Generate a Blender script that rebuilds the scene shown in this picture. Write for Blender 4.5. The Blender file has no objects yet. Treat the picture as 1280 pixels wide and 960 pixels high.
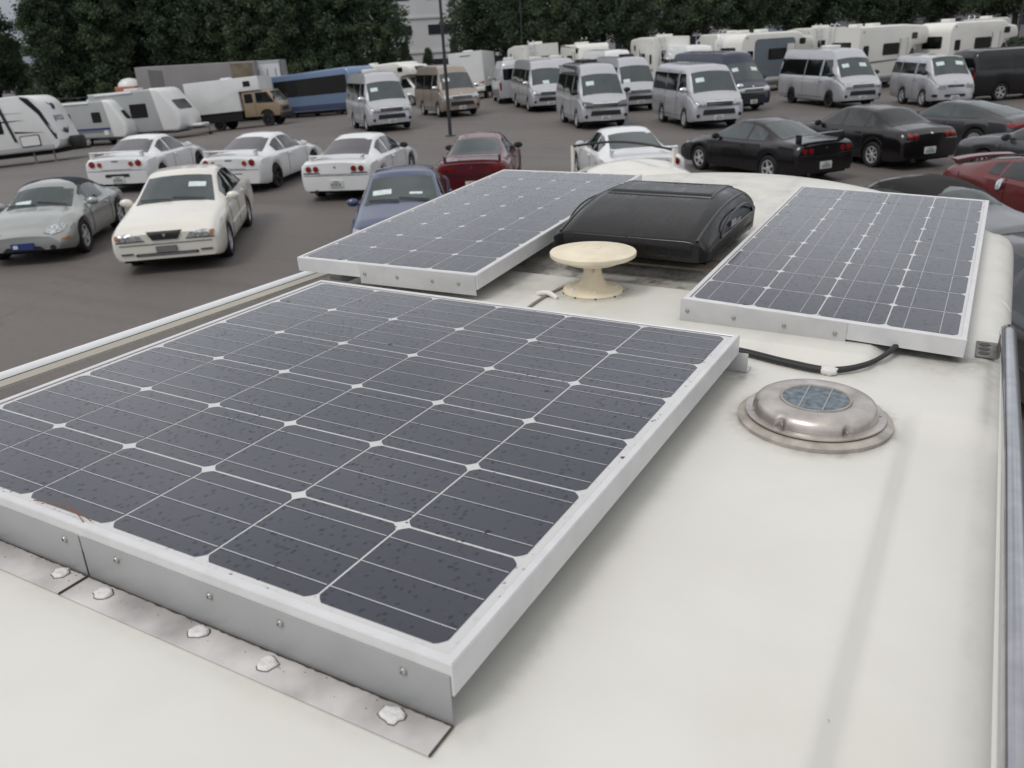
import bpy, bmesh, math, random
import numpy as np
from mathutils import Vector, Matrix, Euler
from mathutils.bvhtree import BVHTree
random.seed(7); np.random.seed(7)
SC = bpy.context.scene
COL = SC.collection
PI = math.pi
# ------------------------------------------------------------------ camera
CAMZ = 3.36
cam = bpy.data.cameras.new('camera'); camo = bpy.data.objects.new('camera', cam); COL.objects.link(camo)
RC = Matrix(((0.8737695975902781, -0.14407669750891305, 0.46450898329510193),
             (0.4836207573279867, 0.3582649926242923, -0.7985969935714885),
             (-0.05135808999981059, 0.9224359599965957, 0.38271953999858765)))
camo.matrix_world = Matrix.Translation((0, 0, CAMZ)) @ RC.to_4x4()
cam.sensor_width = 36; cam.lens = 1042 / 1280 * 36
cam.clip_start = 0.05; cam.clip_end = 900
cam.dof.use_dof = True; cam.dof.focus_distance = 1.45; cam.dof.aperture_fstop = 8.5
SC.camera = camo
# ------------------------------------------------------------------ light
W = bpy.data.worlds.new('World'); SC.world = W; W.use_nodes = True
nt = W.node_tree; N = nt.nodes; L = nt.links
for n in list(N): N.remove(n)
SUN_EL, SUN_AZ = math.radians(58), math.radians(200)
sky = N.new('ShaderNodeTexSky'); sky.sky_type = 'NISHITA'; sky.sun_disc = False
sky.sun_elevation = SUN_EL; sky.sun_rotation = SUN_AZ; sky.air_density = 1.0; sky.dust_density = 3.0
tc = N.new('ShaderNodeTexCoord'); sx = N.new('ShaderNodeSeparateXYZ'); L.new(tc.outputs['Generated'], sx.inputs[0])
ramp = N.new('ShaderNodeValToRGB'); L.new(sx.outputs['Z'], ramp.inputs[0])
e = ramp.color_ramp.elements
e[0].position = 0.0; e[0].color = (2.0, 2.25, 2.6, 1)
e[1].position = 0.10; e[1].color = (4.0, 4.25, 4.7, 1)
q = e.new(0.22); q.color = (9.0, 9.2, 9.6, 1)
q = e.new(0.8); q.color = (9.5, 9.4, 9.3, 1)
nz = N.new('ShaderNodeTexNoise'); nz.inputs['Scale'].default_value = 3.2; nz.inputs['Detail'].default_value = 6
mpn = N.new('ShaderNodeMapping'); mpn.inputs['Scale'].default_value = (1, 1, 3); L.new(tc.outputs['Generated'], mpn.inputs[0]); L.new(mpn.outputs[0], nz.inputs[0])
mr = N.new('ShaderNodeMapRange'); mr.inputs[1].default_value = .3; mr.inputs[2].default_value = .7; mr.inputs[3].default_value = .72; mr.inputs[4].default_value = 1.28
L.new(nz.outputs[0], mr.inputs[0])
mul = N.new('ShaderNodeMixRGB'); mul.blend_type = 'MULTIPLY'; mul.inputs[0].default_value = 1
L.new(ramp.outputs[0], mul.inputs[1]); L.new(mr.outputs[0], mul.inputs[2])
mix = N.new('ShaderNodeMixRGB'); mix.inputs[0].default_value = 0.82   # cloud cover over the sky texture
L.new(sky.outputs[0], mix.inputs[1]); L.new(mul.outputs[0], mix.inputs[2])
bg = N.new('ShaderNodeBackground'); bg.inputs[1].default_value = 0.095
L.new(mix.outputs[0], bg.inputs[0]); wo = N.new('ShaderNodeOutputWorld'); L.new(bg.outputs[0], wo.inputs[0])
sl = bpy.data.lights.new('sun', 'SUN'); sl.energy = 1.15; sl.angle = math.radians(18); sl.color = (1, .97, .93)
slo = bpy.data.objects.new('sun', sl); COL.objects.link(slo)
sd = Vector((math.sin(SUN_AZ) * math.cos(SUN_EL), math.cos(SUN_AZ) * math.cos(SUN_EL), math.sin(SUN_EL)))
slo.rotation_euler = sd.to_track_quat('Z', 'Y').to_euler()
vs = SC.view_settings; vs.view_transform = 'Standard'; vs.look = 'None'; vs.exposure = 0.0; vs.gamma = 1
try: vs.use_curve_mapping = False
except Exception: pass
SC.cycles.max_bounces = 6; SC.cycles.use_denoising = True
SC.cycles.caustics_reflective = False; SC.cycles.caustics_refractive = False

# ------------------------------------------------------------------ materials
def lin(r, g, b):
    f = lambda c: (c / 255 / 12.92) if c / 255 <= .04045 else ((c / 255 + .055) / 1.055) ** 2.4
    return (f(r), f(g), f(b))
MATS = {}
def pm(name, col, rough=.5, metal=0., coat=0., var=.08, scale=6., bump=0., spec=.5, emis=None, coatrough=.06, coords='Object'):
    if name in MATS: return MATS[name]
    m = bpy.data.materials.new(name); m.use_nodes = True; t = m.node_tree; b = t.nodes['Principled BSDF']
    tcn = t.nodes.new('ShaderNodeTexCoord'); n = t.nodes.new('ShaderNodeTexNoise'); n.inputs['Scale'].default_value = scale
    n.inputs['Detail'].default_value = 5; t.links.new(tcn.outputs[coords], n.inputs[0])
    r = t.nodes.new('ShaderNodeMapRange'); r.inputs[1].default_value = .3; r.inputs[2].default_value = .7
    r.inputs[3].default_value = 1 - var; r.inputs[4].default_value = 1 + var * .6; t.links.new(n.outputs[0], r.inputs[0])
    x = t.nodes.new('ShaderNodeMixRGB'); x.blend_type = 'MULTIPLY'; x.inputs[0].default_value = 1
    x.inputs[1].default_value = (*col, 1); t.links.new(r.outputs[0], x.inputs[2]); t.links.new(x.outputs[0], b.inputs['Base Color'])
    b.inputs['Roughness'].default_value = rough; b.inputs['Metallic'].default_value = metal
    b.inputs['Coat Weight'].default_value = coat; b.inputs['Coat Roughness'].default_value = coatrough
    b.inputs['Specular IOR Level'].default_value = spec
    if bump:
        bn = t.nodes.new('ShaderNodeBump'); bn.inputs['Strength'].default_value = bump; bn.inputs['Distance'].default_value = .01
        t.links.new(n.outputs[0], bn.inputs['Height']); t.links.new(bn.outputs[0], b.inputs['Normal'])
    MATS[name] = m; return m
def paint(name, col, metal=0., rough=.35, coat=.8): return pm(name, col, rough, metal, coat, .05, 1.5)

M = dict(
    glass=pm('car_glass', (.012, .016, .018), .05, 0, 0, .2, 2, spec=.8),
    glass_light=pm('car_glass_light', (.035, .050, .053), .06, 0, 0, .3, 2, spec=.9),
    glass_skytone=pm('rear_glass_painted_sky', (.085, .08, .09), .12, 0, 0, .2, 2, spec=.7),  # violet-grey base colour paints in the sky reflected by the rear glass
    glass_tint=pm('tinted_glass', (.006, .007, .008), .08, 0, 0, .2, 2, spec=.5),
    rubber=pm('tyre_rubber', (.012, .012, .012), .8, bump=.2, scale=40),
    rim=pm('alloy_rim', (.55, .56, .58), .3, .25, 0, .15, 9),
    rimdark=pm('dark_rim', (.025, .025, .027), .4, .3),
    black=pm('black_plastic', (.014, .014, .015), .5),
    gap=pm('shut_line', (.01, .01, .01), .8),
    under=pm('underbody', (.008, .008, .008), .9),
    chrome=pm('chrome', (.75, .76, .78), .12, 1, 0, .1, 20),
    lamp=pm('headlamp_lens', (.50, .52, .53), .1, .5, 1, .75, 22),
    lampdark=pm('headlamp_dark', (.10, .10, .11), .12, .3, 1, .5, 14),
    red=pm('tail_lamp_red', (.20, .006, .006), .25, 0, .3, .4, 20), redamber=pm('tail_lamp_amber_red', (.30, .04, .01), .25, 0, .3, .4, 20),
    amber=pm('amber_lens', (.36, .13, .035), .2, 0, .6),
    plate=pm('number_plate', (.62, .64, .62), .4),
    platemark=pm('plate_figures', (.22, .28, .25), .5),
    paper=pm('price_paper', (.62, .72, .70), .7, var=.15, scale=14),
    paperink=pm('price_ink', (.32, .40, .42), .7),
    white=paint('white_paint', (.72, .73, .74)),
    cream=paint('cream_white_paint', (.72, .70, .635)),
    silver=paint('silver_paint', (.47, .48, .51), .35), midgrey=paint('mid_grey_paint', (.11, .115, .125), .35),
    silvergreen=paint('silver_green_paint', (.33, .345, .335), .45),
    bronze=paint('bronze_paint', (.30, .255, .215), .35),
    navy=paint('navy_paint', (.006, .012, .04), .2),
    blue=paint('blue_paint', (.045, .065, .145), .4),
    maroon=paint('maroon_paint', (.105, .008, .014), .3),
    carred=paint('red_paint', (.12, .009, .010), .2),
    blackp=paint('black_paint', (.006, .005, .006), .0, .22, .25),
    darkgrey=paint('dark_grey_paint', (.045, .045, .05), .3),
    vanlow=paint('dark_roof_paint', (.11, .105, .12), .4),
    rv=pm('camper_gelcoat', (.74, .735, .69), .4, 0, .3, .06, 1.2),
    rvwhite=pm('caravan_aluminium', (.70, .71, .71), .42, 0, .2, .06, 1.2),
    rvgrey=pm('caravan_grey', (.36, .38, .38), .5, 0, .1, .06, 1.2),
    rvblue=pm('camper_grey_blue', (.13, .16, .19), .5, 0, .2, .06, 1.2),
    stripe=pm('blue_stripe', (.02, .04, .17), .5),
    tan=paint('tan_paint', (.30, .225, .145), .2),
    busblue=paint('bus_blue_paint', (.16, .235, .38), .3),
    busdark=paint('bus_dark_blue_paint', (.035, .055, .12), .3),
    trailergrey=pm('trailer_grey', (.27, .255, .26), .6, var=.12, scale=.6),
    rust=pm('rusty_panel', (.20, .17, .12), .8, var=.5, scale=1.5),
    orange=pm('orange_cab_paint', (.42, .16, .09), .5),
    softtop=pm('soft_top_navy', (.012, .016, .03), .9, bump=.2, scale=60),
    softblack=pm('soft_top_black', (.012, .011, .011), .9, bump=.2, scale=60),
    grey=pm('grey_plastic', (.16, .16, .16), .6),
    leaf=None, bark=pm('bark', (.035, .028, .022), .9, bump=.5, scale=12, var=.3),
    bwhite=pm('pale_wall', (.42, .42, .43), .8, var=.08, scale=.3),
    bpale=pm('white_render_wall', (.60, .61, .62), .8, var=.08, scale=.3),
    bgrey=pm('grey_wall', (.20, .20, .21), .8, var=.15, scale=.3),
    bwin=pm('building_window', (.03, .035, .045), .15),
    pole=pm('lamp_post_steel', (.045, .045, .048), .5, .3),
    fence=pm('fence_steel', (.14, .14, .135), .7),
)

# ------------------------------------------------------------------ mesh helpers
class MB:
    def __init__(s): s.v = []; s.f = []
    def add(s, vs_, fs):
        o = len(s.v); s.v += [tuple(map(float, p)) for p in vs_]; s.f += [tuple(i + o for i in f) for f in fs]; return s
    def box(s, x0, x1, y0, y1, z0, z1):
        return s.add([(x, y, z) for z in (z0, z1) for y in (y0, y1) for x in (x0, x1)],
                     [(0, 2, 3, 1), (4, 5, 7, 6), (0, 1, 5, 4), (2, 6, 7, 3), (0, 4, 6, 2), (1, 3, 7, 5)])
    def bbox(s, x0, x1, y0, y1, z0, z1, b=.01, mat=None):
        bm = bmesh.new(); bmesh.ops.create_cube(bm, size=1)
        for v in bm.verts: v.co = Vector(((x0 + x1) / 2 + v.co.x * (x1 - x0), (y0 + y1) / 2 + v.co.y * (y1 - y0), (z0 + z1) / 2 + v.co.z * (z1 - z0)))
        bmesh.ops.bevel(bm, geom=bm.edges[:], offset=b, segments=2, profile=.5, affect='EDGES')
        if mat: bmesh.ops.transform(bm, matrix=mat, verts=bm.verts)
        bm.verts.ensure_lookup_table(); s.add([v.co for v in bm.verts], [[v.index for v in f.verts] for f in bm.faces]); bm.free(); return s
    def tube(s, pts, r, n=10, cap=True):
        pts = [Vector(p) for p in pts]; rr = r if isinstance(r, (list, tuple)) else [r] * len(pts)
        vs_ = []; up = None
        for i, p in enumerate(pts):
            d = (pts[min(i + 1, len(pts) - 1)] - pts[max(i - 1, 0)]).normalized()
            if up is None: up = Vector((0, 0, 1)) if abs(d.z) < .9 else Vector((1, 0, 0))
            a = d.cross(up).normalized(); b = a.cross(d).normalized(); up = b
            for k in range(n):
                t = 2 * PI * k / n; vs_.append(p + a * math.cos(t) * rr[i] + b * math.sin(t) * rr[i])
        fs = [(i * n + k, i * n + (k + 1) % n, (i + 1) * n + (k + 1) % n, (i + 1) * n + k) for i in range(len(pts) - 1) for k in range(n)]
        if cap: fs += [tuple(range(n))[::-1], tuple((len(pts) - 1) * n + k for k in range(n))]
        return s.add(vs_, fs)
    def lathe(s, prof, n=32, c=(0, 0, 0), axis='z', closed=False):
        vs_ = []
        for r, h in prof:
            for k in range(n):
                t = 2 * PI * k / n; a, b = r * math.cos(t), r * math.sin(t)
                p = (a, b, h) if axis == 'z' else (a, h, b) if axis == 'y' else (h, a, b)
                vs_.append((p[0] + c[0], p[1] + c[1], p[2] + c[2]))
        m = len(prof)
        fs = [(i * n + k, i * n + (k + 1) % n, (i + 1) * n + (k + 1) % n, (i + 1) * n + k) for i in range(m - 1) for k in range(n)]
        if not closed:
            fs += [tuple(range(n))[::-1], tuple((m - 1) * n + k for k in range(n))]
        return s.add(vs_, fs)
    def mesh(s, name, smooth=True, angle=35):
        me = bpy.data.meshes.new(name); me.from_pydata(s.v, [], s.f)
        bm = bmesh.new(); bm.from_mesh(me); bmesh.ops.recalc_face_normals(bm, faces=bm.faces[:]); bm.to_mesh(me); bm.free()
        if smooth:
            me.polygons.foreach_set('use_smooth', [True] * len(me.polygons))
            try: me.set_sharp_from_angle(angle=math.radians(angle))
            except Exception: pass
        return me

def link(name, me, mat, parent=None, matrix=None):
    o = bpy.data.objects.new(name, me); COL.objects.link(o)
    if parent: o.parent = parent
    if matrix is not None: o.matrix_local = matrix
    if mat is not None:
        if not me.materials: me.materials.append(None)
        o.material_slots[0].link = 'OBJECT'; o.material_slots[0].material = mat
    return o
def tag(o, label=None, cat=None, group=None, kind=None):
    if label: o['label'] = label
    if cat: o['category'] = cat
    if group: o['group'] = group
    if kind: o['kind'] = kind
    return o
def empty(name, label, cat, matrix, group=None, size=.2):
    o = bpy.data.objects.new(name, None); COL.objects.link(o); o.empty_display_size = size; o.matrix_world = matrix
    return tag(o, label, cat, group)
class Kit:
    """a thing's parts, made once; put() makes a thing of its own with copies of them"""
    def __init__(s, name): s.name = name; s.parts = []; s.bvh = None
    def add(s, name, mb, mat, parent=None, smooth=True, angle=35, label=None):
        me = mb.mesh(name, smooth, angle) if isinstance(mb, MB) else mb
        s.parts.append((name, me, mat, parent, label)); return len(s.parts) - 1
    def put(s, label, cat, matrix, group=None, mats={}, skip=(), labels={}):
        root = empty(s.name, label, cat, matrix, group); objs = {}
        for i, (n, me, m, par, lb) in enumerate(s.parts):
            if n in skip: continue
            mm = mats.get(n, mats.get(m, m)); mm = M[mm] if isinstance(mm, str) else mm
            if par is not None and par not in objs: continue
            o = link(n, me, mm, objs[par] if par is not None else root); objs[i] = o
            if n in labels: o['label'] = labels[n]
            elif lb: o['label'] = lb
        return root

# ------------------------------------------------------------------ terrain (falls away gently far to the left)
def zg(x, y=0):
    t = min(1, max(0, (-x - 22) / 28.)); return -1.3 * t * t * (3 - 2 * t)
def pose(x, y, th, s=1.):
    th = math.radians(th); n = Vector((-(zg(x + .2) - zg(x - .2)) / .4, 0, 1)).normalized()
    f = Vector((math.cos(th), math.sin(th), 0)); f = (f - n * f.dot(n)).normalized(); l = n.cross(f)
    m = Matrix(((f.x * s, l.x * s, n.x * s, x), (f.y * s, l.y * s, n.y * s, y), (f.z * s, l.z * s, n.z * s, zg(x)), (0, 0, 0, 1)))
    return m
def node_math(t, op, a, b=None, c=None):
    n = t.nodes.new('ShaderNodeMath'); n.operation = op
    for i, q_ in enumerate((a, b, c)):
        if q_ is None: continue
        if isinstance(q_, (int, float)): n.inputs[i].default_value = q_
        else: t.links.new(q_, n.inputs[i])
    return n.outputs[0]
def asphalt():
    m = bpy.data.materials.new('asphalt'); m.use_nodes = True; t = m.node_tree; b = t.nodes['Principled BSDF']
    tcn = t.nodes.new('ShaderNodeTexCoord')
    def noise(sc, det=5, mp=None, dist=0):
        n = t.nodes.new('ShaderNodeTexNoise'); n.inputs['Scale'].default_value = sc; n.inputs['Detail'].default_value = det; n.inputs['Distortion'].default_value = dist
        if mp:
            g = t.nodes.new('ShaderNodeMapping'); g.inputs['Scale'].default_value = mp[0]; g.inputs['Rotation'].default_value = (0, 0, mp[1]); t.links.new(tcn.outputs['Object'], g.inputs[0]); t.links.new(g.outputs[0], n.inputs[0])
        else: t.links.new(tcn.outputs['Object'], n.inputs[0])
        return n.outputs[0]
    big = noise(.12, 4); streak = noise(.35, 4, ((.18, 2.2, 1), math.radians(-35)), 1.2); fine = noise(9, 6); grain = noise(60, 3)
    st = t.nodes.new('ShaderNodeMapRange'); st.inputs[1].default_value = .5; st.inputs[2].default_value = .64; st.inputs[3].default_value = 1; st.inputs[4].default_value = .86; t.links.new(streak, st.inputs[0])
    a = node_math(t, 'MULTIPLY_ADD', big, .5, .75); a = node_math(t, 'MULTIPLY', a, st.outputs[0])
    c = node_math(t, 'MULTIPLY_ADD', fine, .35, .83); a = node_math(t, 'MULTIPLY', a, c); c = node_math(t, 'MULTIPLY_ADD', grain, .5, .75); a = node_math(t, 'MULTIPLY', a, c)
    # cracks and oil spots
    wn = t.nodes.new('ShaderNodeTexNoise'); wn.inputs['Scale'].default_value = .8; wn.inputs['Detail'].default_value = 5; t.links.new(tcn.outputs['Object'], wn.inputs[0])
    wm = t.nodes.new('ShaderNodeMixRGB'); wm.blend_type = 'LINEAR_LIGHT'; wm.inputs[0].default_value = .9; t.links.new(tcn.outputs['Object'], wm.inputs[1]); t.links.new(wn.outputs['Color'], wm.inputs[2])
    vc = t.nodes.new('ShaderNodeTexVoronoi'); vc.feature = 'DISTANCE_TO_EDGE'; vc.inputs['Scale'].default_value = .16; t.links.new(wm.outputs[0], vc.inputs[0])
    cr_ = t.nodes.new('ShaderNodeMapRange'); cr_.inputs[1].default_value = .001; cr_.inputs[2].default_value = .006; cr_.inputs[3].default_value = .8; cr_.inputs[4].default_value = 1; t.links.new(vc.outputs['Distance'], cr_.inputs[0]); a = node_math(t, 'MULTIPLY', a, cr_.outputs[0])
    vo = t.nodes.new('ShaderNodeTexVoronoi'); vo.inputs['Scale'].default_value = .55; t.links.new(wm.outputs[0], vo.inputs[0])
    oi_ = t.nodes.new('ShaderNodeMapRange'); oi_.inputs[1].default_value = .05; oi_.inputs[2].default_value = .22; oi_.inputs[3].default_value = .75; oi_.inputs[4].default_value = 1; t.links.new(vo.outputs['Distance'], oi_.inputs[0]); a = node_math(t, 'MULTIPLY', a, oi_.outputs[0])
    x = t.nodes.new('ShaderNodeMixRGB'); x.blend_type = 'MULTIPLY'; x.inputs[0].default_value = 1; x.inputs[1].default_value = (.122, .107, .099, 1)
    t.links.new(a, x.inputs[2]); t.links.new(x.outputs[0], b.inputs['Base Color']); b.inputs['Roughness'].default_value = .62
    b.inputs['Specular IOR Level'].default_value = .5
    bn = t.nodes.new('ShaderNodeBump'); bn.inputs['Strength'].default_value = .4; bn.inputs['Distance'].default_value = .01; t.links.new(grain, bn.inputs['Height']); t.links.new(bn.outputs[0], b.inputs['Normal'])
    return m
xs = [-600, -300, -200, -150] + list(np.arange(-120, 10, 2.0)) + [60, 150, 300, 600]; ys = [-300, -100, -30, 0, 30, 60, 100, 200, 500]
mb = MB(); mb.add([(x, y, zg(max(x, -150))) for y in ys for x in xs], [(j * len(xs) + i, j * len(xs) + i + 1, (j + 1) * len(xs) + i + 1, (j + 1) * len(xs) + i) for j in range(len(ys) - 1) for i in range(len(xs) - 1)])
tag(link('ground', mb.mesh('ground'), asphalt()), kind='structure')
def strip(name, pts, w, mat, dz=.004):
    mb = MB(); vs_ = []
    for i, p in enumerate(pts):
        a = Vector(pts[max(i - 1, 0)]); b = Vector(pts[min(i + 1, len(pts) - 1)]); d = (b - a).normalized(); n_ = Vector((-d.y, d.x))
        for sg in (-1, 1): q_ = Vector(p) + n_ * w / 2 * sg; vs_.append((q_.x, q_.y, zg(q_.x) + dz))
    mb.add(vs_, [(2 * i, 2 * i + 1, 2 * i + 3, 2 * i + 2) for i in range(len(pts) - 1)])
    o = link(name, mb.mesh(name), mat); tag(o, kind='structure'); return o
wornpaint = pm('worn_ground_paint', (.26, .24, .20), .85, var=.35, scale=3)

AT = {'bus': (-41.88, 48.10, -10.9, .986), 'car2': (-46.4, 33.1, 10.7, .96), 'car3': (-44.4, 34.3, 22, 1.10), 'softblack': (-0.97, 13.6, 140, 1.0), 'greyroof': (-1.66, 13.2, -50, 1.0), 'redz': (1.12, 16.0, -47, 0.92), 'red2': (4.3, 18.6, -47, 1.0), 'grey_near': (1.0, 8.74, -60, 1.0), 'grey_far': (1.36, 20.47, 130, 1.0), 'cream_small': (-3.97, 10.36, -50, 1.17), 'blackvan': (0.27, 42.06, 38, 1.0), 'rearvan': (-25.16, 45.09, 125, 1.0), 'roofvan': (-21.53, 43.47, -50, 1.0), 'whitevan': (-18.72, 44.48, -50, 1.0), 'whiterear': (-15.92, 47.99, 130, 1.0), 'truck': (-41.41, 39.75, 22, 1.0), 'semi': (-51.25, 45.59, 33, 1.0), 'container': (-48.11, 48.68, 33, 1.0), 'cab': (-59.43, 45.84, 33, 1.0), 'c_far1': (-26.02, 49.59, 130, 1.0), 'c_rack': (-18.13, 50.45, 125, 1.0), 'c_front': (-23.97, 53.31, -50, 1.0), 'c_navy': (-15.5, 54.49, 122, 1.0), 'c_greyblue': (-11.48, 49.32, 58, 1.0), 'c_mid': (-10.88, 58.43, 118, 1.0), 'c_big': (-6.02, 49.98, 60, 1.0), 'c_right': (-1.97, 54.22, 55, 1.0), 'c_last': (-1.46, 63.91, 85, 1.0), 'c_bus1': (-46.8, 55.72, 5, 1.0), 'c_bus2': (-37.79, 51.17, -5, 1.0), 'boxtrailer': (-31.95, 52.26, 112, 1.0)}
TREES = [(-75.7, 41.9, 0.95, 3.38, 3, -35, 0), (-75.5, 44.7, 1.08, 6.06, 1, 6, 0), (-85.2, 53.4, 0.57, 3.91, 1, 40, 0), (-68.5, 45.9, 0.96, 1.52, 0, 85, 0), (-68.4, 47.9, 1.02, 1.23, 3, 112, 0), (-65.2, 49.0, 1.03, 2.87, 0, 156, 0), (-65.3, 52.4, 1.04, 1.98, 0, 196, 0), (-60.5, 51.7, 1.01, 0.68, 0, 236, 0), (-58.2, 53.0, 1.07, 5.32, 0, 274, 0), (-55.7, 54.1, 1.0, 6.16, 0, 312, 0), (-52.6, 55.2, 1.05, 1.69, 0, 358, 0), (-51.3, 57.3, 1.04, 0.74, 3, 393, 0), (-48.1, 57.9, 1.0, 3.06, 0, 436, 0), (-45.6, 59.9, 0.96, 4.6, 1, 483, 0), (-87.1, 50.9, 1.02, 5.56, 1, -4, 1), (-75.3, 54.9, 1.08, 0.63, 1, 135, 1), (-69.1, 57.5, 0.98, 3.83, 3, 218, 1), (-65.2, 60.7, 0.99, 3.66, 0, 285, 1), (-61.8, 63.7, 1.07, 0.8, 3, 346, 1), (-57.4, 67.5, 1.11, 1.15, 0, 421, 1), (-42.1, 69.3, 1.04, 1.0, 1, 599, 0), (-37.8, 70.1, 1.06, 3.79, 2, 656, 0), (-34.2, 69.8, 1.01, 1.6, 1, 698, 0), (-31.7, 73.5, 1.05, 3.75, 2, 752, 0), (-29.0, 74.1, 0.95, 3.01, 1, 790, 0), (-26.6, 78.7, 0.97, 5.76, 1, 844, 0), (-23.3, 77.2, 0.99, 1.56, 2, 882, 0), (-21.1, 80.6, 0.94, 0.87, 1, 926, 0), (-17.8, 83.2, 1.02, 5.8, 1, 981, 0), (-14.9, 85.4, 1.07, 0.13, 2, 1028, 0), (-11.8, 88.3, 0.98, 6.28, 2, 1079, 0), (-9.6, 90.3, 1.07, 4.63, 1, 1115, 0), (-5.9, 94.4, 0.98, 4.3, 2, 1174, 1), (-2.5, 97.2, 1.07, 0.19, 2, 1225, 1), (0.1, 93.7, 0.99, 0.08, 2, 1264, 0), (2.5, 95.9, 1.08, 5.53, 1, 1302, 0), (-43.2, 77.8, 1.05, 0.71, 1, 642, 1), (-38.1, 81.9, 0.95, 0.07, 2, 721, 1), (-33.5, 84.7, 0.99, 4.73, 1, 786, 1), (-28.6, 89.0, 1.04, 2.05, 2, 862, 1), (-22.0, 89.3, 1.03, 4.74, 2, 943, 1), (-17.5, 92.0, 1.0, 1.99, 1, 1009, 1), (-12.6, 96.2, 1.02, 5.97, 1, 1083, 1), (-7.1, 97.8, 0.98, 5.81, 2, 1161, 1), (-1.2, 102.3, 1.01, 4.5, 2, 1247, 1), (4.1, 106.6, 0.92, 0.2, 2, 1322, 1), (-43.4, 60.2, 0.34, 1.94, 0, 512, 0), (-42.4, 62.1, 0.31, 0.12, 3, 540, 0), (-40.0, 62.3, 0.34, 2.86, 0, 572, 0)]
BLD = {'white': (-61.3, 93.6, 29.0), 'mid': (-46.2, 121.2, 29.0), 'right': (-12.0, 147.9, 29.0), 'house': (-97.9, 63.6, 30.0), 'house2': (-87.3, 69.7, 28.0), 'post2': (-33.18, 61.51), 'post3': (0.32, 73.71)}
FENCE = ((-79.6, 36.6), (10.9, 92.4))
# ------------------------------------------------------------------ vehicles: lofted bodies
def curve(pts, h=.07):
    X = [p[0] for p in pts]; Y = [p[1] for p in pts]
    offs = np.linspace(-h, h, 7)
    return lambda x: float(np.mean(np.interp(x + offs, X, Y)))
class Loft:
    def __init__(s, L_, zc, yr, zb, yb, w, axles, rock=.2, Ra=.36, wz=.31, crown=.03, endr=.14, drop=.07, mid=.5):
        s.L = L_; s.zc = curve(zc); s.yr = curve(yr, .1); s.zb = curve(zb, .1); s.yb = curve(yb, .1); s.w = curve(w, .1); s.axles = axles
        s.rock = rock; s.Ra = Ra; s.wz = wz; s.crown = crown; s.endr = endr; s.drop = drop; s.mid = mid
        s.build()
    def zlow(s, x):
        z = s.rock + .06 * max(0, (abs(x) - s.L / 2 + .35) / .35)
        for a in s.axles:
            d = s.Ra ** 2 - (x - a) ** 2
            if d > 0: z = max(z, s.wz + math.sqrt(d))
        return z
    def section(s, x):
        e_ = s.L / 2 - abs(x); k = 1.
        if e_ < s.endr: t = 1 - e_ / s.endr; k = 1 - .10 * (1 - math.sqrt(max(0, 1 - t * t)))
        zc, yr, zb, yb, w, zl = s.zc(x), s.yr(x) * k, s.zb(x), s.yb(x) * k, s.w(x) * k, s.zlow(x)
        zb = min(zb, zc - .02); dr = min(s.drop, max(.02, (zc - zb) * .35)); cr = min(s.crown, (zc - zb) * .3 + .01)
        yr = min(yr, yb)
        P = [(0, zc), (.35 * yr, zc - cr * .12), (.7 * yr, zc - cr * .5), (.9 * yr, zc - cr), (yr, zc - dr)]
        for t in (.33, .66, 1.): P.append((yr + (yb - yr) * t + .012 * math.sin(t * PI), (zc - dr) + (zb - zc + dr) * t))
        P.append((yb + (w - yb) * .7, zb - .035))
        zs = zb - .035
        zl2 = min(zl, zs - .03)
        P.append((w, zs + (zl2 - zs) * .22)); P.append((w + .008, zs + (zl2 - zs) * .48)); P.append((w - .004, zs + (zl2 - zs) * .75)); P.append((w - .03, zl2 + .03 if zs - zl2 > .08 else zl2 + .008)); P.append((w - .05, zl2))
        return P
    def build(s):
        n = 110; xs_ = list(np.linspace(-s.L / 2 + .16, s.L / 2 - .16, n)); ends = [.0, .006, .02, .045, .08, .12]
        xs_ = [-s.L / 2 + e_ for e_ in ends] + xs_ + [s.L / 2 - e_ for e_ in ends[::-1]]
        for a in s.axles:
            xs_ += [a - s.Ra - .003, a - s.Ra + .004, a + s.Ra - .004, a + s.Ra + .003, a - s.Ra + .02, a + s.Ra - .02]
        xs_ = sorted(xs_); mb = MB(); rows = []
        for x in xs_:
            P = s.section(x); rows.append([(x, -y, z) for y, z in P[::-1]] + [(x, y, z) for y, z in P[1:]])
        m = len(rows[0]); vs_ = [p for r in rows for p in r]
        fs = [(i * m + k, i * m + k + 1, (i + 1) * m + k + 1, (i + 1) * m + k) for i in range(len(rows) - 1) for k in range(m - 1)]
        fs += [tuple(range(m))[::-1], tuple((len(rows) - 1) * m + k for k in range(m))]
        mb.add(vs_, fs); s.mb = mb
        s.bvh = BVHTree.FromPolygons([Vector(v) for v in mb.v], mb.f)
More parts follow.
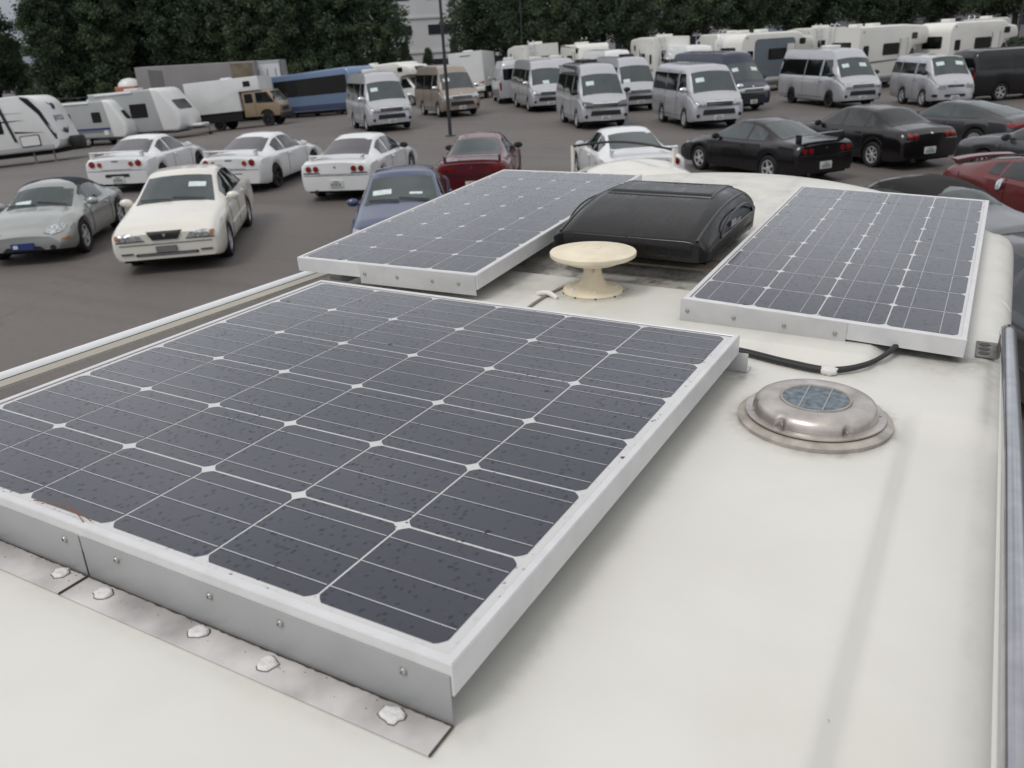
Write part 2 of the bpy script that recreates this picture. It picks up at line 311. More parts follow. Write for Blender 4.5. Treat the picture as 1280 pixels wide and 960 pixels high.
def decal(bvh, P3, d, off=.006, rings=4, thick=0, mb=None):
    """outline points P3 dropped along direction d on to the body; a pane or lamp lying on its skin"""
    d = Vector(d).normalized(); P3 = [Vector(p) for p in P3]; c = sum(P3, Vector()) / len(P3); n = len(P3)
    mb = mb or MB(); vs_ = []; last = None
    def cast(p):
        h = bvh.ray_cast(p - d * 6, d)
        if h[0] is None: return None
        nn = h[1] if h[1].dot(d) < 0 else -h[1]
        return h[0] + nn * off * .5 - d * off * .7
    hc = cast(c)
    if hc is None: return mb
    vs_.append(hc)
    for r in range(1, rings + 1):
        for p in P3:
            h = cast(c + (p - c) * (r / rings)); t = r / rings
            while h is None and t > .05: t -= .04; h = cast(c + (p - c) * t)
            vs_.append(h if h is not None else hc)
    fs = [(0, 1 + k, 1 + (k + 1) % n) for k in range(n)]
    for r in range(rings - 1): fs += [(1 + r * n + k, 1 + (r + 1) * n + k, 1 + (r + 1) * n + (k + 1) % n, 1 + r * n + (k + 1) % n) for k in range(n)]
    o = len(mb.v); mb.add(vs_, fs)
    # rim so the pane has an edge
    rim = [Vector(vs_[1 + (rings - 1) * n + k]) + d * (off + .012) for k in range(n)]
    base = len(mb.v); mb.v += [tuple(p) for p in rim]
    mb.f += [(o + 1 + (rings - 1) * n + k, base + k, base + (k + 1) % n, o + 1 + (rings - 1) * n + (k + 1) % n) for k in range(n)]
    return mb
def rrect(a0, a1, b0, b1, r=.04, n=4, seg=4):
    """rounded rectangle outline with points along its sides"""
    r = min(r, (a1 - a0) * .49, (b1 - b0) * .49); P = []
    for (ca, cb, t0) in ((a1 - r, b1 - r, 0), (a0 + r, b1 - r, PI / 2), (a0 + r, b0 + r, PI), (a1 - r, b0 + r, 1.5 * PI)):
        for k in range(n + 1): t = t0 + PI / 2 * k / n; P.append((ca + r * math.cos(t), cb + r * math.sin(t)))
    Q = []
    for i, p in enumerate(P):
        q_ = P[(i + 1) % len(P)]; Q.append(p)
        if math.hypot(p[0] - q_[0], p[1] - q_[1]) > .12:
            for k in range(1, seg): Q.append((p[0] + (q_[0] - p[0]) * k / seg, p[1] + (q_[1] - p[1]) * k / seg))
    return Q
def circ(a, b, r, n=18, rb=None): return [(a + r * math.cos(2 * PI * k / n), b + (rb or r) * math.sin(2 * PI * k / n)) for k in range(n)]
def poly(P, seg=3):
    Q = []
    for i, p in enumerate(P):
        q_ = P[(i + 1) % len(P)]
        for k in range(seg): Q.append((p[0] + (q_[0] - p[0]) * k / seg, p[1] + (q_[1] - p[1]) * k / seg))
    return Q
def on_side(bvh, P, sg, **k): return decal(bvh, [(a, sg * 3, b) for a, b in P], (0, -sg, 0), **k)     # P in (x, z)
def on_end(bvh, P, sg, **k): return decal(bvh, [(sg * 5, a, b) for a, b in P], (-sg, 0, 0), **k)       # P in (y, z)
def on_top(bvh, P, **k): return decal(bvh, [(a, b, 5) for a, b in P], (0, 0, -1), **k)                 # P in (x, y)
WHEELS = {}
def wheel_meshes(r=.31, w=.2, kind='five'):
    key = (r, w, kind)
    if key in WHEELS: return WHEELS[key]
    rr = r * .68; h = w / 2
    t = MB().lathe([(rr, -h * .9), (rr * 1.08, -h), (r * .93, -h), (r, -h * .7), (r, h * .7), (r * .93, h), (rr * 1.08, h), (rr, h * .9)], 36, axis='y', closed=True)
    t.add([(x, y, z) for x, y, z in []], [])
    tyre = t.mesh('tyre', angle=50)
    m = MB().lathe([(rr, -h * .85), (rr * 1.0, h * .8), (rr * .90, h * .86), (rr * .87, h * .5)], 36, axis='y', closed=True)
    nsp = {'five': 5, 'seven': 7, 'disc': 14}[kind]
    for k in range(nsp):
        a = 2 * PI * k / nsp; ca, sa = math.cos(a), math.sin(a); w0, w1 = (.28 * rr, .20 * rr) if nsp == 5 else (.17 * rr, .13 * rr) if nsp == 7 else (.17 * rr, .15 * rr)
        pr = [(.12 * rr, w0 / 2), (.92 * rr, w1 / 2), (.92 * rr, -w1 / 2), (.12 * rr, -w0 / 2)]
        vs_ = [(p * ca - q_ * sa, yy, p * sa + q_ * ca) for yy in (h * .45, h * .74) for p, q_ in pr]
        m.add(vs_, [(0, 1, 2, 3), (7, 6, 5, 4), (0, 4, 5, 1), (1, 5, 6, 2), (2, 6, 7, 3), (3, 7, 4, 0)])
    m.lathe([(.22 * rr, h * .3), (.22 * rr, h * .78), (.15 * rr, h * .84)], 16, axis='y')
    rim = m.mesh('rim', angle=40)
    d = MB().lathe([(rr * .99, h * .1), (rr * .99, h * .25)], 28, axis='y').mesh('brake_disc')
    WHEELS[key] = (tyre, rim, d); return WHEELS[key]
def add_wheels(kit, pos, r=.31, w=.2, kind='five', rimmat='rim'):
    ty, rim, d = wheel_meshes(r, w, kind)
    for (x, y) in pos:
        ms = []
        for me, nm in ((ty, 'wheel'), (rim, 'rim'), (d, 'brake_disc')):
            key = (r, w, kind, nm, round(x, 3), round(y, 3))
            c = me.copy(); c.name = nm
            c.transform(Matrix.Translation((x, y, r)) @ (Matrix.Identity(4) if y > 0 else Matrix.Rotation(PI, 4, 'Z')))
            ms.append(c)
        i = kit.add('wheel', ms[0], 'rubber'); kit.add('rim', ms[1], rimmat, i); kit.add('brake_disc', ms[2], 'rimdark', i)
def mirror_mb(x, y, z, sg, s=1.):
    m = MB(); bm = bmesh.new(); bmesh.ops.create_uvsphere(bm, u_segments=12, v_segments=8, radius=1)
    for v in bm.verts:
        c = v.co; c.x = c.x * .065 * s if c.x > 0 else c.x * .02; c.y *= .115 * s; c.z *= .075 * s
        v.co = Vector((x + c.x, y + sg * .08 + c.y, z + c.z))
    m.add([v.co for v in bm.verts], [[v.index for v in f.verts] for f in bm.faces]); bm.free()
    m.tube([(x, y - sg * .09, z - .04), (x, y + sg * .03, z - .02)], .022, 6)
    return m
def plate_parts(kit, bvh, z, sg, y=0, mat='plate'):
    i = kit.add('number_plate', on_end(bvh, rrect(y - .165, y + .165, z - .08, z + .08, .01, 2, 2), sg, off=.02), mat)
    mk = MB()
    for a, b, c, d_ in ((-.12, -.06, -.05, .015), (-.04, .02, -.05, .015), (.04, .075, -.05, .015), (.095, .13, -.05, .015), (-.07, .07, .035, .06)):
        on_end(bvh, poly([(y + a, z + c), (y + b, z + c), (y + b, z + d_), (y + a, z + d_)], 2), sg, off=.028, rings=1, mb=mk)
    kit.add('plate_figures', mk, 'platemark', i)
def car_kit(name, S):
    k = Kit(name); B = Loft(S['L'], S['zc'], S['yr'], S['zb'], S['yb'], S['w'], S['axles'], rock=S.get('rock', .2), Ra=S.get('Ra', .345), wz=.31, drop=S.get('drop', .07), crown=S.get('crown', .035))
    v = B.bvh; hw = B.w(0); Lh = S['L'] / 2
    k.add('body', B.mb, 'paint', angle=40)
    k.add('underbody', MB().box(-Lh + .25, Lh - .25, -hw + .27, hw - .27, .17, .62).box(S['axles'][0] + .36, S['axles'][1] - .36, -hw + .06, hw - .06, .19, .5)
          .box(-Lh + .12, S['axles'][0] - .37, -hw + .14, hw - .14, .2, .5).box(S['axles'][1] + .37, Lh - .12, -hw + .14, hw - .14, .2, .45), 'under', smooth=False)
    # windscreen and rear window follow the roof's own width
    for nm, (xa, xb), inset, gm in (('windscreen', S['ws'], S.get('wsin', .035), S.get('wsmat', 'glass')), ('rear_window', S['rw'], .04, S.get('rwmat', 'glass'))):
        if xa is None: continue
        pts = []; n_ = 7; ws = [(xa + (xb - xa) * t / n_) for t in range(n_ + 1)]
        left = [(x, B.yr(x) - inset) for x in ws]
        m_ = 5; ya, yb_ = left[0][1], left[-1][1]
        pts = left + [(xb, yb_ - 2 * yb_ * t / m_) for t in range(1, m_)] + [(x, -y) for x, y in left[::-1]] + [(xa, -ya + 2 * ya * t / m_) for t in range(1, m_)]
        gi = k.add(nm, on_top(v, pts, rings=6), gm)
        if nm == 'windscreen' and S.get('paper') is not None:
            for (px, py, sx_, sy_) in S['paper']:
                pi_ = k.add('price_sheet', on_top(v, rrect(px - sx_, px + sx_, py - sy_, py + sy_, .01, 1, 2), off=.012, rings=2), 'paper', gi)
        if nm == 'windscreen':
            xb2 = max(xa, xb) - .03; wp = MB()
            for y0 in (-.05, .5):
                P = []
                for t in np.linspace(0, 1, 7):
                    h_ = v.ray_cast(Vector((xb2 - .07 * t, y0 - .55 * t, 5)), Vector((0, 0, -1)))[0]
                    if h_: P.append(h_ + Vector((.01, 0, .022)))
                if len(P) > 2: wp.tube(P, .009, 5)
            k.add('wiper', wp, 'black', gi)
    for sg in (1, -1):
        for (x0, x1) in S['sw']:
            n_ = 8; xs_ = np.linspace(x0, x1, n_)
            bot = [(x, B.zb(x) + .035) for x in xs_]; top = [(x, max(B.zb(x) + .05, min(B.zc(x) - .10, S.get('swtop', 9)))) for x in xs_[::-1]]
            k.add('side_window', on_side(v, bot + top, sg, rings=4), S.get('swmat', 'glass'))
        g = MB()
        for (x0, z0, x1, z1) in S.get('gaps', ()):
            n_ = 8; A = [(x0 + (x1 - x0) * t / n_, z0 + (z1 - z0) * t / n_) for t in range(n_ + 1)]
            dx, dz = x1 - x0, z1 - z0; l_ = math.hypot(dx, dz); ox, oz = -dz / l_ * .007, dx / l_ * .007
            on_side(v, [(a + ox, b + oz) for a, b in A] + [(a - ox, b - oz) for a, b in A[::-1]], sg, off=.004, rings=1, mb=g)
        if g.v: k.add('door_gap', g, 'gap')
        for hx in S.get('handles', ()):
            k.add('door_handle', on_side(v, rrect(hx - .09, hx + .09, B.zb(hx) - .11, B.zb(hx) - .075, .015, 2, 2), sg, off=.03, rings=1), S.get('hmat', 'paint'))
        if S.get('mirror'):
            mx = S['mirror']; k.add('wing_mirror', mirror_mb(mx, sg * (B.yb(mx) + .02), B.zb(mx) + .07, sg), S.get('mmat', 'paint'))
        if S.get('moulding'):
            z_ = S['moulding']; k.add('side_moulding', on_side(v, rrect(-S['L'] / 2 + .95, S['L'] / 2 - 1.0, z_ - .02, z_ + .02, .01, 1, 10), sg, off=.014, rings=1), S.get('mouldmat', 'paint'))
    for nm, kind, P, sg, mt, off in S.get('ends', ()):
        k.add(nm, on_end(v, P, sg, off=off), mt)
    for z_, sg in S.get('plates', ()): plate_parts(k, v, z_, sg)
    if S.get('spoiler'):
        xs0, z0, hwid, hgt, smat = S['spoiler']; m = MB()
        P = []
        for t in np.linspace(-1, 1, 15):
            P.append((xs0 - .02 * (1 - t * t), t * hwid, z0 + hgt - .015 * abs(t) ** 4))
        vs_ = []; 
        for p in P:
            for dx_, dz_ in ((-.10, .015), (-.02, .03), (.09, .0), (0, -.012)): vs_.append((p[0] + dx_, p[1], p[2] + dz_))
        n_ = len(P); m.add(vs_, [(i * 4 + a, i * 4 + (a + 1) % 4, (i + 1) * 4 + (a + 1) % 4, (i + 1) * 4 + a) for i in range(n_ - 1) for a in range(4)] + [(0, 1, 2, 3), ((n_ - 1) * 4 + 3, (n_ - 1) * 4 + 2, (n_ - 1) * 4 + 1, (n_ - 1) * 4)])
        for sg in (-1, 1): m.bbox(xs0 - .08, xs0 + .07, sg * (hwid - .03) - .03, sg * (hwid - .03) + .03, z0 - .04, z0 + hgt + .02, .012)
        k.add('spoiler', m, smat)
    if S.get('exhaust'):
        k.add('exhaust_pipe', MB().lathe([(.035, -S['L'] / 2 - .04), (.045, -S['L'] / 2 - .04), (.045, -S['L'] / 2 + .25), (.035, -S['L'] / 2 + .25)], 14, c=(0, S['exhaust'], .24), axis='x'), 'black')
    if S.get('soft'):
        x0, x1 = S['soft']; P = []
        xs_ = np.linspace(x0, x1, 9); P = [(x, B.yr(x) + .03) for x in xs_] + [(x, -B.yr(x) - .03) for x in xs_[::-1]]
        k.add('soft_top', on_top(v, P, off=.012, rings=7), S['softmat'])
    add_wheels(k, [(a, sg * (B.w(a) - .105)) for a in S['axles'] for sg in (1, -1)], .31, .2, S.get('rim', 'five'), S.get('rimmat', 'rim'))
    return k, B

def twin(y, z, r, sep=.2): return [circ(sg * y, z, r) for sg in (1, -1)] + [circ(sg * (y - sep), z, r * .92) for sg in (1, -1)]
COUPE = dict(L=4.6, axles=(-1.35, 1.33),
    zc=[(-2.3, .88), (-2.22, .95), (-1.62, .985), (-1.5, 1.0), (-.72, 1.29), (-.3, 1.35), (.1, 1.335), (.3, 1.27), (1.0, .97), (1.1, .93), (1.8, .83), (2.15, .72), (2.3, .62)],
    yr=[(-2.3, .75), (-1.55, .64), (-.72, .53), (0, .54), (.3, .56), (1.05, .68), (1.5, .66), (2.3, .60)],
    zb=[(-2.3, .80), (-2.15, .88), (-1.5, .90), (-.5, .87), (.95, .85), (1.5, .78), (2.1, .64), (2.3, .54)],
    yb=[(-2.3, .80), (-1.5, .81), (0, .79), (1, .79), (2, .76), (2.3, .72)], w=[(-2.3, .86), (-1.4, .89), (-.6, .865), (.6, .865), (1.35, .89), (2.0, .86), (2.3, .80)],
    ws=(.30, 1.04), rw=(-1.52, -.76), sw=[(-1.05, -.50), (-.44, .62)], mirror=.62, gaps=[(.80, .84, .80, .3), (-.47, .84, -.47, .3)], handles=[-.28], exhaust=.5)
def coupe(name, style, **k):
    S = dict(COUPE); ends = []
    if style == 'round_big':
        for sg in (1, -1):
            ends += [('tail_lamp', 0, circ(sg * .635, .79, .082), -1, 'red', .016), ('tail_lamp', 0, circ(sg * .43, .775, .062), -1, 'redamber', .016)]
        ends += [('centre_slot', 0, rrect(-.33, .33, .44, .52, .02, 2, 4), -1, 'black', .012), ('badge', 0, rrect(-.09, .09, .845, .865, .005, 1, 2), -1, 'gap', .01)]
        S['spoiler'] = (-2.08, .93, .72, .14, 'paint'); S['plates'] = [(.38, -1)]
    else:
        for sg in (1, -1):
            ends += [('tail_lamp', 0, circ(sg * .64, .76, .066), -1, 'red', .016), ('tail_lamp', 0, circ(sg * .46, .76, .066), -1, 'red', .016),
                     ('lamp_trim', 0, rrect(sg * .58 - .2, sg * .58 + .2, .655, .675, .008, 1, 3), -1, 'black', .01)]
        ends += [('badge', 0, circ(0, .80, .022), -1, 'chrome', .012)]
        S['spoiler'] = (-2.06, .93, .66, k.pop('sh', .10), 'paint'); S['plates'] = [(.42, -1)]
    for sg in (1, -1):
        ends += [('headlight', 0, rrect(sg * .58 - .2, sg * .58 + .2, .56, .68, .03, 3, 3), 1, 'lamp', .012)]
        ends += [('indicator', 0, rrect(sg * .62 - .1, sg * .62 + .1, .36, .41, .02, 2, 2), 1, 'amber', .012)]
    ends += [('grille', 0, rrect(-.3, .3, .56, .64, .02, 2, 3), 1, 'black', .01), ('front_intake', 0, rrect(-.4, .4, .27, .42, .04, 2, 4), 1, 'black', .01)]
    ends += [('bumper_line', 0, rrect(-.80, .80, .605, .615, .004, 1, 10), -1, 'gap', .005), ('boot_line', 0, rrect(-.42, .42, .635, .642, .003, 1, 8), -1, 'gap', .004)]
    ends += [('rear_valance', 0, rrect(-.55, .55, .22, .29, .02, 2, 5), -1, 'black', .008)]
    S['ends'] = ends; S.update(k); return car_kit(name, S)[0]
def sedan(name, **k):
    S = dict(L=4.7, axles=(-1.33, 1.38),
        zc=[(-2.35, .82), (-2.25, .96), (-1.75, 1.02), (-1.65, 1.03), (-.95, 1.36), (-.4, 1.41), (.1, 1.40), (.3, 1.33), (1.05, 1.0), (1.15, .97), (1.9, .88), (2.2, .80), (2.3, .75), (2.35, .64)],
        yr=[(-2.35, .76), (-1.7, .68), (-.9, .57), (0, .59), (.3, .61), (1.1, .73), (1.6, .74), (2.35, .75)],
        zb=[(-2.35, .72), (-2.2, .88), (-1.6, .93), (-.5, .91), (1.0, .88), (1.6, .80), (2.15, .72), (2.35, .62)],
        yb=[(-2.35, .82), (-1.5, .83), (0, .82), (1, .83), (2, .82), (2.35, .81)], w=[(-2.35, .86), (-1.4, .875), (0, .87), (1.35, .88), (2.0, .875), (2.35, .86)],
        ws=(.31, 1.1), rw=(-1.68, -.98), sw=[(-1.22, -.98), (-.92, -.12), (-.06, .72)], mirror=.72, gaps=[(.92, .86, .92, .28), (-.09, .88, -.09, .28), (-1.0, .9, -.95, .45)], handles=[-.78, .08], exhaust=.5, moulding=.5)
    S['wsin'] = .062; S.update(k); return car_kit(name, S)[0]

CARS = 'cars parked on the asphalt lot'
def tint(**k): return k
# white coupes of the left row
K = coupe('coupe_car', 'round_big', rimmat='rimdark', rwmat='glass_skytone', mmat='paint')
K.put('white coupe with round red tail lamps and rear wing, leftmost of the white coupes', 'car', pose(-21.64, 16.88, 117.6), CARS, dict(paint='white'), labels={})
K.put('white coupe with dark wheels and round tail lamps, between cream sedan and twin lamp coupe', 'car', pose(-17.83, 17.67, 110.2, .99), CARS, dict(paint='white'))
K.put('white coupe with tall rear wing parked left of the black coupes, seen from behind', 'car', pose(-7.65, 18.91, 124.7), CARS, dict(paint='white', rear_window='glass_light', rim='rim'))
K = coupe('coupe_car', 'twin', mmat='black', rwmat='glass_skytone')
K.put('white coupe with twin small red lamps each side and low spoiler, behind the blue car', 'car', pose(-14.18, 17.47, 110.7), CARS, dict(paint='white'))
K.put('maroon coupe seen from behind, beyond the blue car', 'car', pose(-10.93, 17.94, 115.2, .972), CARS, dict(paint='maroon', rear_window='glass_light', tail_lamp='red'))
K = coupe('coupe_car', 'twin', sh=.17, mmat='black', rwmat='glass_light', swmat='glass_light')
K.put('black coupe with silver wheels and a high rear wing, leftmost of the dark cars', 'car', pose(-5.01, 21.25, 143.4, .968), CARS, dict(paint='blackp'))
ends = []
for sg in (1, -1):
    ends += [('tail_lamp', 0, circ(sg * .64, .80, .075), -1, 'red', .016), ('tail_lamp', 0, circ(sg * .47, .80, .07), -1, 'red', .016), ('headlight', 0, rrect(sg * .56 - .2, sg * .56 + .2, .62, .73, .03, 3, 3), 1, 'lamp', .012),
             ('lamp_trim', 0, rrect(sg * .6 - .18, sg * .6 + .18, .70, .715, .005, 1, 3), -1, 'chrome', .01)]
K = sedan('sedan_car', rim='seven', mmat='black', rwmat='glass_tint', ends=ends + [('badge', 0, circ(0, .84, .03), -1, 'chrome', .015)], plates=[(.45, -1)], Ra=.36)
K.put('black four-door sedan with large silver spoked wheels and bright red tail lamps', 'car', pose(-2.99, 23.87, 138, .96), CARS, dict(paint='blackp', windscreen='glass_light'))
# hatchback coupe
S = dict(COUPE); S.update(L=4.5, axles=(-1.26, 1.24), zc=[(-2.25, .74), (-2.15, .90), (-1.95, .95), (-1.3, 1.13), (-.6, 1.26), (-.1, 1.285), (.2, 1.25), (.9, .93), (1.0, .90), (1.8, .78), (2.1, .68), (2.25, .58)],
    yr=[(-2.25, .68), (-1.95, .62), (-.72, .50), (0, .50), (.2, .52), (.95, .64), (1.5, .62), (2.25, .58)], zb=[(-2.25, .66), (-2.1, .82), (-1.5, .86), (-.5, .84), (.95, .82), (1.5, .74), (2.25, .52)],
    yb=[(-2.25, .74), (0, .76), (2.25, .66)], w=[(-2.25, .80), (-1.3, .85), (0, .83), (1.3, .85), (2.25, .76)], ws=(.22, .92), rw=(-1.85, -.62), sw=[(-1.25, -.45), (-.35, .55)], handles=[-.2], moulding=.52, spoiler=None,
    rim='disc', rwmat='glass_light', swmat='glass_light', plates=[(.40, -1)], mmat='black')
S['ends'] = [('tail_lamp', 0, rrect(sg * .50 - .27, sg * .50 + .27, .68, .80, .03, 3, 4), -1, 'red', .02) for sg in (1, -1)] + [('rear_bumper', 0, rrect(-.8, .8, .24, .34, .03, 2, 6), -1, 'black', .012)]
K, _ = car_kit('hatchback_car', S)
K.put('dark grey fastback hatchback with round-holed wheel covers behind the black sedan', 'car', pose(-1.05, 26.6, 146, .95), CARS, dict(paint='darkgrey'))
# cream sedan, seen from the front
ends = []
for sg in (1, -1):
    ends += [('headlight', 0, poly([(sg * .34, .575), (sg * .60, .57), (sg * .74, .59), (sg * .76, .67), (sg * .60, .685), (sg * .40, .655)], 3), 1, 'lamp', .014), ('lamp_trim', 0, poly([(sg * .33, .56), (sg * .78, .555), (sg * .78, .57), (sg * .33, .574)], 3), 1, 'gap', .008),
             ('indicator', 0, rrect(sg * .755 - .03, sg * .755 + .03, .60, .67, .02, 2, 2), 1, 'amber', .022), ('fog_lamp', 0, rrect(sg * .63 - .10, sg * .63 + .10, .35, .38, .015, 2, 3), 1, 'lampdark', .012),
             ('tail_lamp', 0, rrect(sg * .6 - .2, sg * .6 + .2, .72, .86, .03, 3, 3), -1, 'red', .012)]
ends += [('grille', 0, poly([(-.20, .57), (.20, .57), (.28, .70), (-.28, .70)], 3), 1, 'black', .014), ('emblem', 0, poly([(-.03, .66), (0, .61), (.03, .66), (0, .675)], 1), 1, 'chrome', .028), ('front_intake', 0, rrect(-.50, .50, .315, .36, .02, 2, 5), 1, 'black', .010), ('bumper_lip', 0, rrect(-.46, .46, .333, .343, .004, 1, 8), 1, 'chrome', .018), ('bumper_line', 0, rrect(-.74, .74, .50, .51, .004, 1, 8), 1, 'gap', .006),
         ('plate_holder', 0, rrect(-.17, .17, .37, .47, .015, 2, 2), 1, 'grey', .02)]
K = sedan('sedan_car', wsmat='glass_light', swmat='glass', rwmat='glass', rim='seven', ends=ends, paper=[(.62, .33, .07, .15)], plates=[(.5, -1)], Ra=.35, exhaust=.4, mouldmat='paint')
K.put('cream white sedan facing the camera with a price sheet in its windscreen', 'car', pose(-13.28, 10.98, -51.5, 1.01), CARS, dict(paint='cream'))
# dark blue car behind the panel
ends = []
for sg in (1, -1): ends += [('headlight', 0, poly([(sg * .42, .60), (sg * .70, .58), (sg * .80, .66), (sg * .78, .76), (sg * .55, .72)], 3), 1, 'lamp', .014)]
K = sedan('sedan_car', wsmat='glass_light', swmat='glass', rwmat='glass', ends=ends + [('grille', 0, rrect(-.3, .3, .58, .68, .03, 3, 3), 1, 'black', .012)], paper=[(.78, -.36, .07, .17), (.86, .26, .03, .12)])
K.put('dark blue car facing the camera, half hidden behind the far left solar panel', 'car', pose(-9.15, 12.28, -57, .93), CARS, dict(paint='blue'))
# silver roadster with a navy soft top
ROAD = dict(L=3.95, axles=(-1.12, 1.15), Ra=.34, zc=[(-1.975, .66), (-1.88, .80), (-1.35, .86), (-1.2, .89), (-.85, 1.10), (-.5, 1.20), (-.1, 1.23), (.2, 1.20), (.32, 1.14), (.85, .86), (.95, .83), (1.4, .78), (1.75, .66), (1.975, .50)],
    yr=[(-1.975, .60), (-1.2, .58), (-.6, .50), (0, .50), (.3, .54), (.9, .62), (1.4, .60), (1.975, .50)], zb=[(-1.975, .56), (-1.8, .74), (-1.1, .80), (-.3, .77), (.8, .77), (1.3, .74), (1.7, .60), (1.975, .44)],
    yb=[(-1.975, .66), (-1.1, .76), (0, .73), (1.1, .75), (1.7, .68), (1.975, .56)], w=[(-1.975, .72), (-1.12, .83), (-.2, .79), (.4, .79), (1.15, .83), (1.7, .78), (1.975, .66)], crown=.05, drop=.09,
    ws=(.33, .86), rw=(-1.1, -.8), sw=[(-.55, .42)], mirror=.48, gaps=[(.55, .75, .55, .3), (-.62, .77, -.62, .3)], handles=[-.45], wsmat='glass_light', swmat='glass', rwmat='glass_light', soft=(-1.02, .24), softmat='softtop', exhaust=.4, plates=[(.45, -1)])
ends = []
for sg in (1, -1):
    ends += [('headlight', 0, poly([(sg * .36, .55), (sg * .52, .51), (sg * .66, .54), (sg * .70, .62), (sg * .58, .655), (sg * .42, .62)], 3), 1, 'lamp', .014), ('indicator', 0, rrect(sg * .70 - .05, sg * .70 + .05, .40, .44, .015, 2, 2), 1, 'amber', .014),
             ('fog_lamp', 0, circ(sg * .50, .29, .05), 1, 'black', .014), ('tail_lamp', 0, circ(sg * .55, .62, .09), -1, 'red', .014)]
ends += [('grille', 0, poly([(-.36, .26), (-.2, .22), (.2, .22), (.36, .26), (.28, .33), (-.28, .33)], 3), 1, 'black', .014), ('plate_board', 0, rrect(-.19, .19, .29, .40, .01, 2, 2), 1, 'stripe', .035), ('plate_sticker', 0, rrect(-.15, -.07, .315, .375, .01, 2, 2), 1, 'plate', .045)]
S = dict(ROAD); S['ends'] = ends; S['paper'] = [(.74, -.30, .05, .14)]
K, _ = car_kit('roadster_car', S)
K.put('pale silver green roadster with navy soft top at the left edge', 'car', pose(-16.23, 10.20, -52.5, 1.016), CARS, dict(paint='silvergreen'))
# cars beyond the right end of the motorhome roof
S = dict(ROAD); S['ends'] = [e_ for e_ in ends if e_[0] in ('headlight', 'tail_lamp', 'grille', 'indicator')]; S['softmat'] = 'softblack'; S['paper'] = None
K, _ = car_kit('roadster_car', S)
K.put('grey roadster with black soft top, just beyond the right solar panel', 'car', pose(*AT['softblack']), CARS, dict(paint='midgrey'))
# red coupe with its rear towards the lot
S = dict(COUPE); S.update(L=4.3, axles=(-1.25, 1.4), zc=[(-2.15, .80), (-2.08, .98), (-1.85, 1.04), (-1.2, 1.2), (-.5, 1.30), (0, 1.30), (.25, 1.24), (1.0, .95), (1.1, .92), (1.7, .82), (2.0, .68), (2.15, .56)],
    zb=[(-2.15, .72), (-2.0, .92), (-1.4, .96), (-.5, .90), (.95, .84), (1.5, .78), (2.15, .5)], w=[(-2.15, .80), (-1.25, .91), (-.3, .87), (.6, .87), (1.35, .90), (2.15, .76)], ws=(.28, .98), rw=(-1.75, -.6), sw=[(-1.0, -.75), (-.68, .55)], handles=[], spoiler=None, Ra=.37)
S['ends'] = [('tail_lamp', 0, poly([(sg * .62, .72), (sg * .80, .74), (sg * .76, .90), (sg * .62, .86)], 3), -1, 'red', .014) for sg in (1, -1)]
K, Bz = car_kit('coupe_car', S)
for sg in (1, -1): K.add('door_handle', on_side(Bz.bvh, rrect(-.62, -.52, .74, .90, .03, 2, 2), sg, off=.05, rings=2), 'chrome')
sp = MB()
for t in range(12):
    a, b = -1 + t / 6, -1 + (t + 1) / 6
    f_ = lambda q_: (-2.02 - .07 * (1 - q_ * q_), q_ * .66, 1.085 + .02 * (1 - q_ * q_))
    p, q_ = f_(a), f_(b); sp.add([(p[0] - .06, p[1], p[2] + .015), (p[0] + .1, p[1], p[2]), (q_[0] + .1, q_[1], q_[2]), (q_[0] - .06, q_[1], q_[2] + .015), (p[0] - .06, p[1], p[2] - .012), (p[0] + .1, p[1], p[2] - .05), (q_[0] + .1, q_[1], q_[2] - .05), (q_[0] - .06, q_[1], q_[2] - .012)],
        [(0, 1, 2, 3), (7, 6, 5, 4), (0, 4, 5, 1), (1, 5, 6, 2), (2, 6, 7, 3), (3, 7, 4, 0)])
K.add('spoiler', sp, 'paint')
K.put('dark red coupe with a vertical chrome door handle at the right edge', 'car', pose(*AT['redz']), CARS, dict(paint='carred'))
K.put('bright red car with only its roof showing behind the dark red coupe', 'car', pose(*AT['red2']), CARS, dict(paint='carred', rim='rim'))
K = sedan('sedan_car', ends=[], wsmat='glass', rwmat='glass')
K.put('dark grey car alongside the right flank of the motorhome', 'car', pose(*AT['grey_near']), CARS, dict(paint='darkgrey'))
K.put('grey car partly visible at right edge behind the red cars', 'car', pose(*AT['grey_far']), CARS, dict(paint='darkgrey', windscreen='glass_light'))
# small cream car whose roof shows over the motorhome's front edge
S = dict(COUPE); S.update(L=3.6, axles=(-1.15, 1.2), zc=[(-1.8, .75), (-1.7, .95), (-1.3, 1.18), (-.8, 1.46), (-.2, 1.56), (.3, 1.50), (.5, 1.40), (1.05, 1.0), (1.15, .95), (1.5, .85), (1.7, .7), (1.8, .58)],
    yr=[(-1.8, .5), (-1.2, .5), (-.5, .52), (.3, .54), (1.05, .58), (1.8, .5)], zb=[(-1.8, .66), (-1.6, .86), (0, .88), (1.0, .86), (1.8, .5)], yb=[(-1.8, .6), (0, .72), (1.8, .6)], w=[(-1.8, .66), (-1.1, .8), (0, .78), (1.2, .8), (1.8, .66)],
    ws=(.52, 1.08), rw=(-1.45, -.9), sw=[(-.85, -.1), (0, .75)], mirror=None, handles=[-.2], spoiler=None, plates=[(.45, 1)], ends=[('headlight', 0, circ(sg * .44, .62, .10), 1, 'lamp', .02) for sg in (1, -1)] + [('grille', 0, rrect(-.22, .22, .56, .66, .03, 3, 3), 1, 'black', .012), ('front_intake', 0, rrect(-.4, .4, .28, .36, .03, 2, 4), 1, 'black', .012)], crown=.07, drop=.1)
K, Bs = car_kit('small_car', S)
m = MB(); P = []
for t in np.linspace(0, 1, 12): P.append((-.1 - 1.0 * t, .45 - .9 * t, 1.63 + .07 * math.sin(t * PI)))
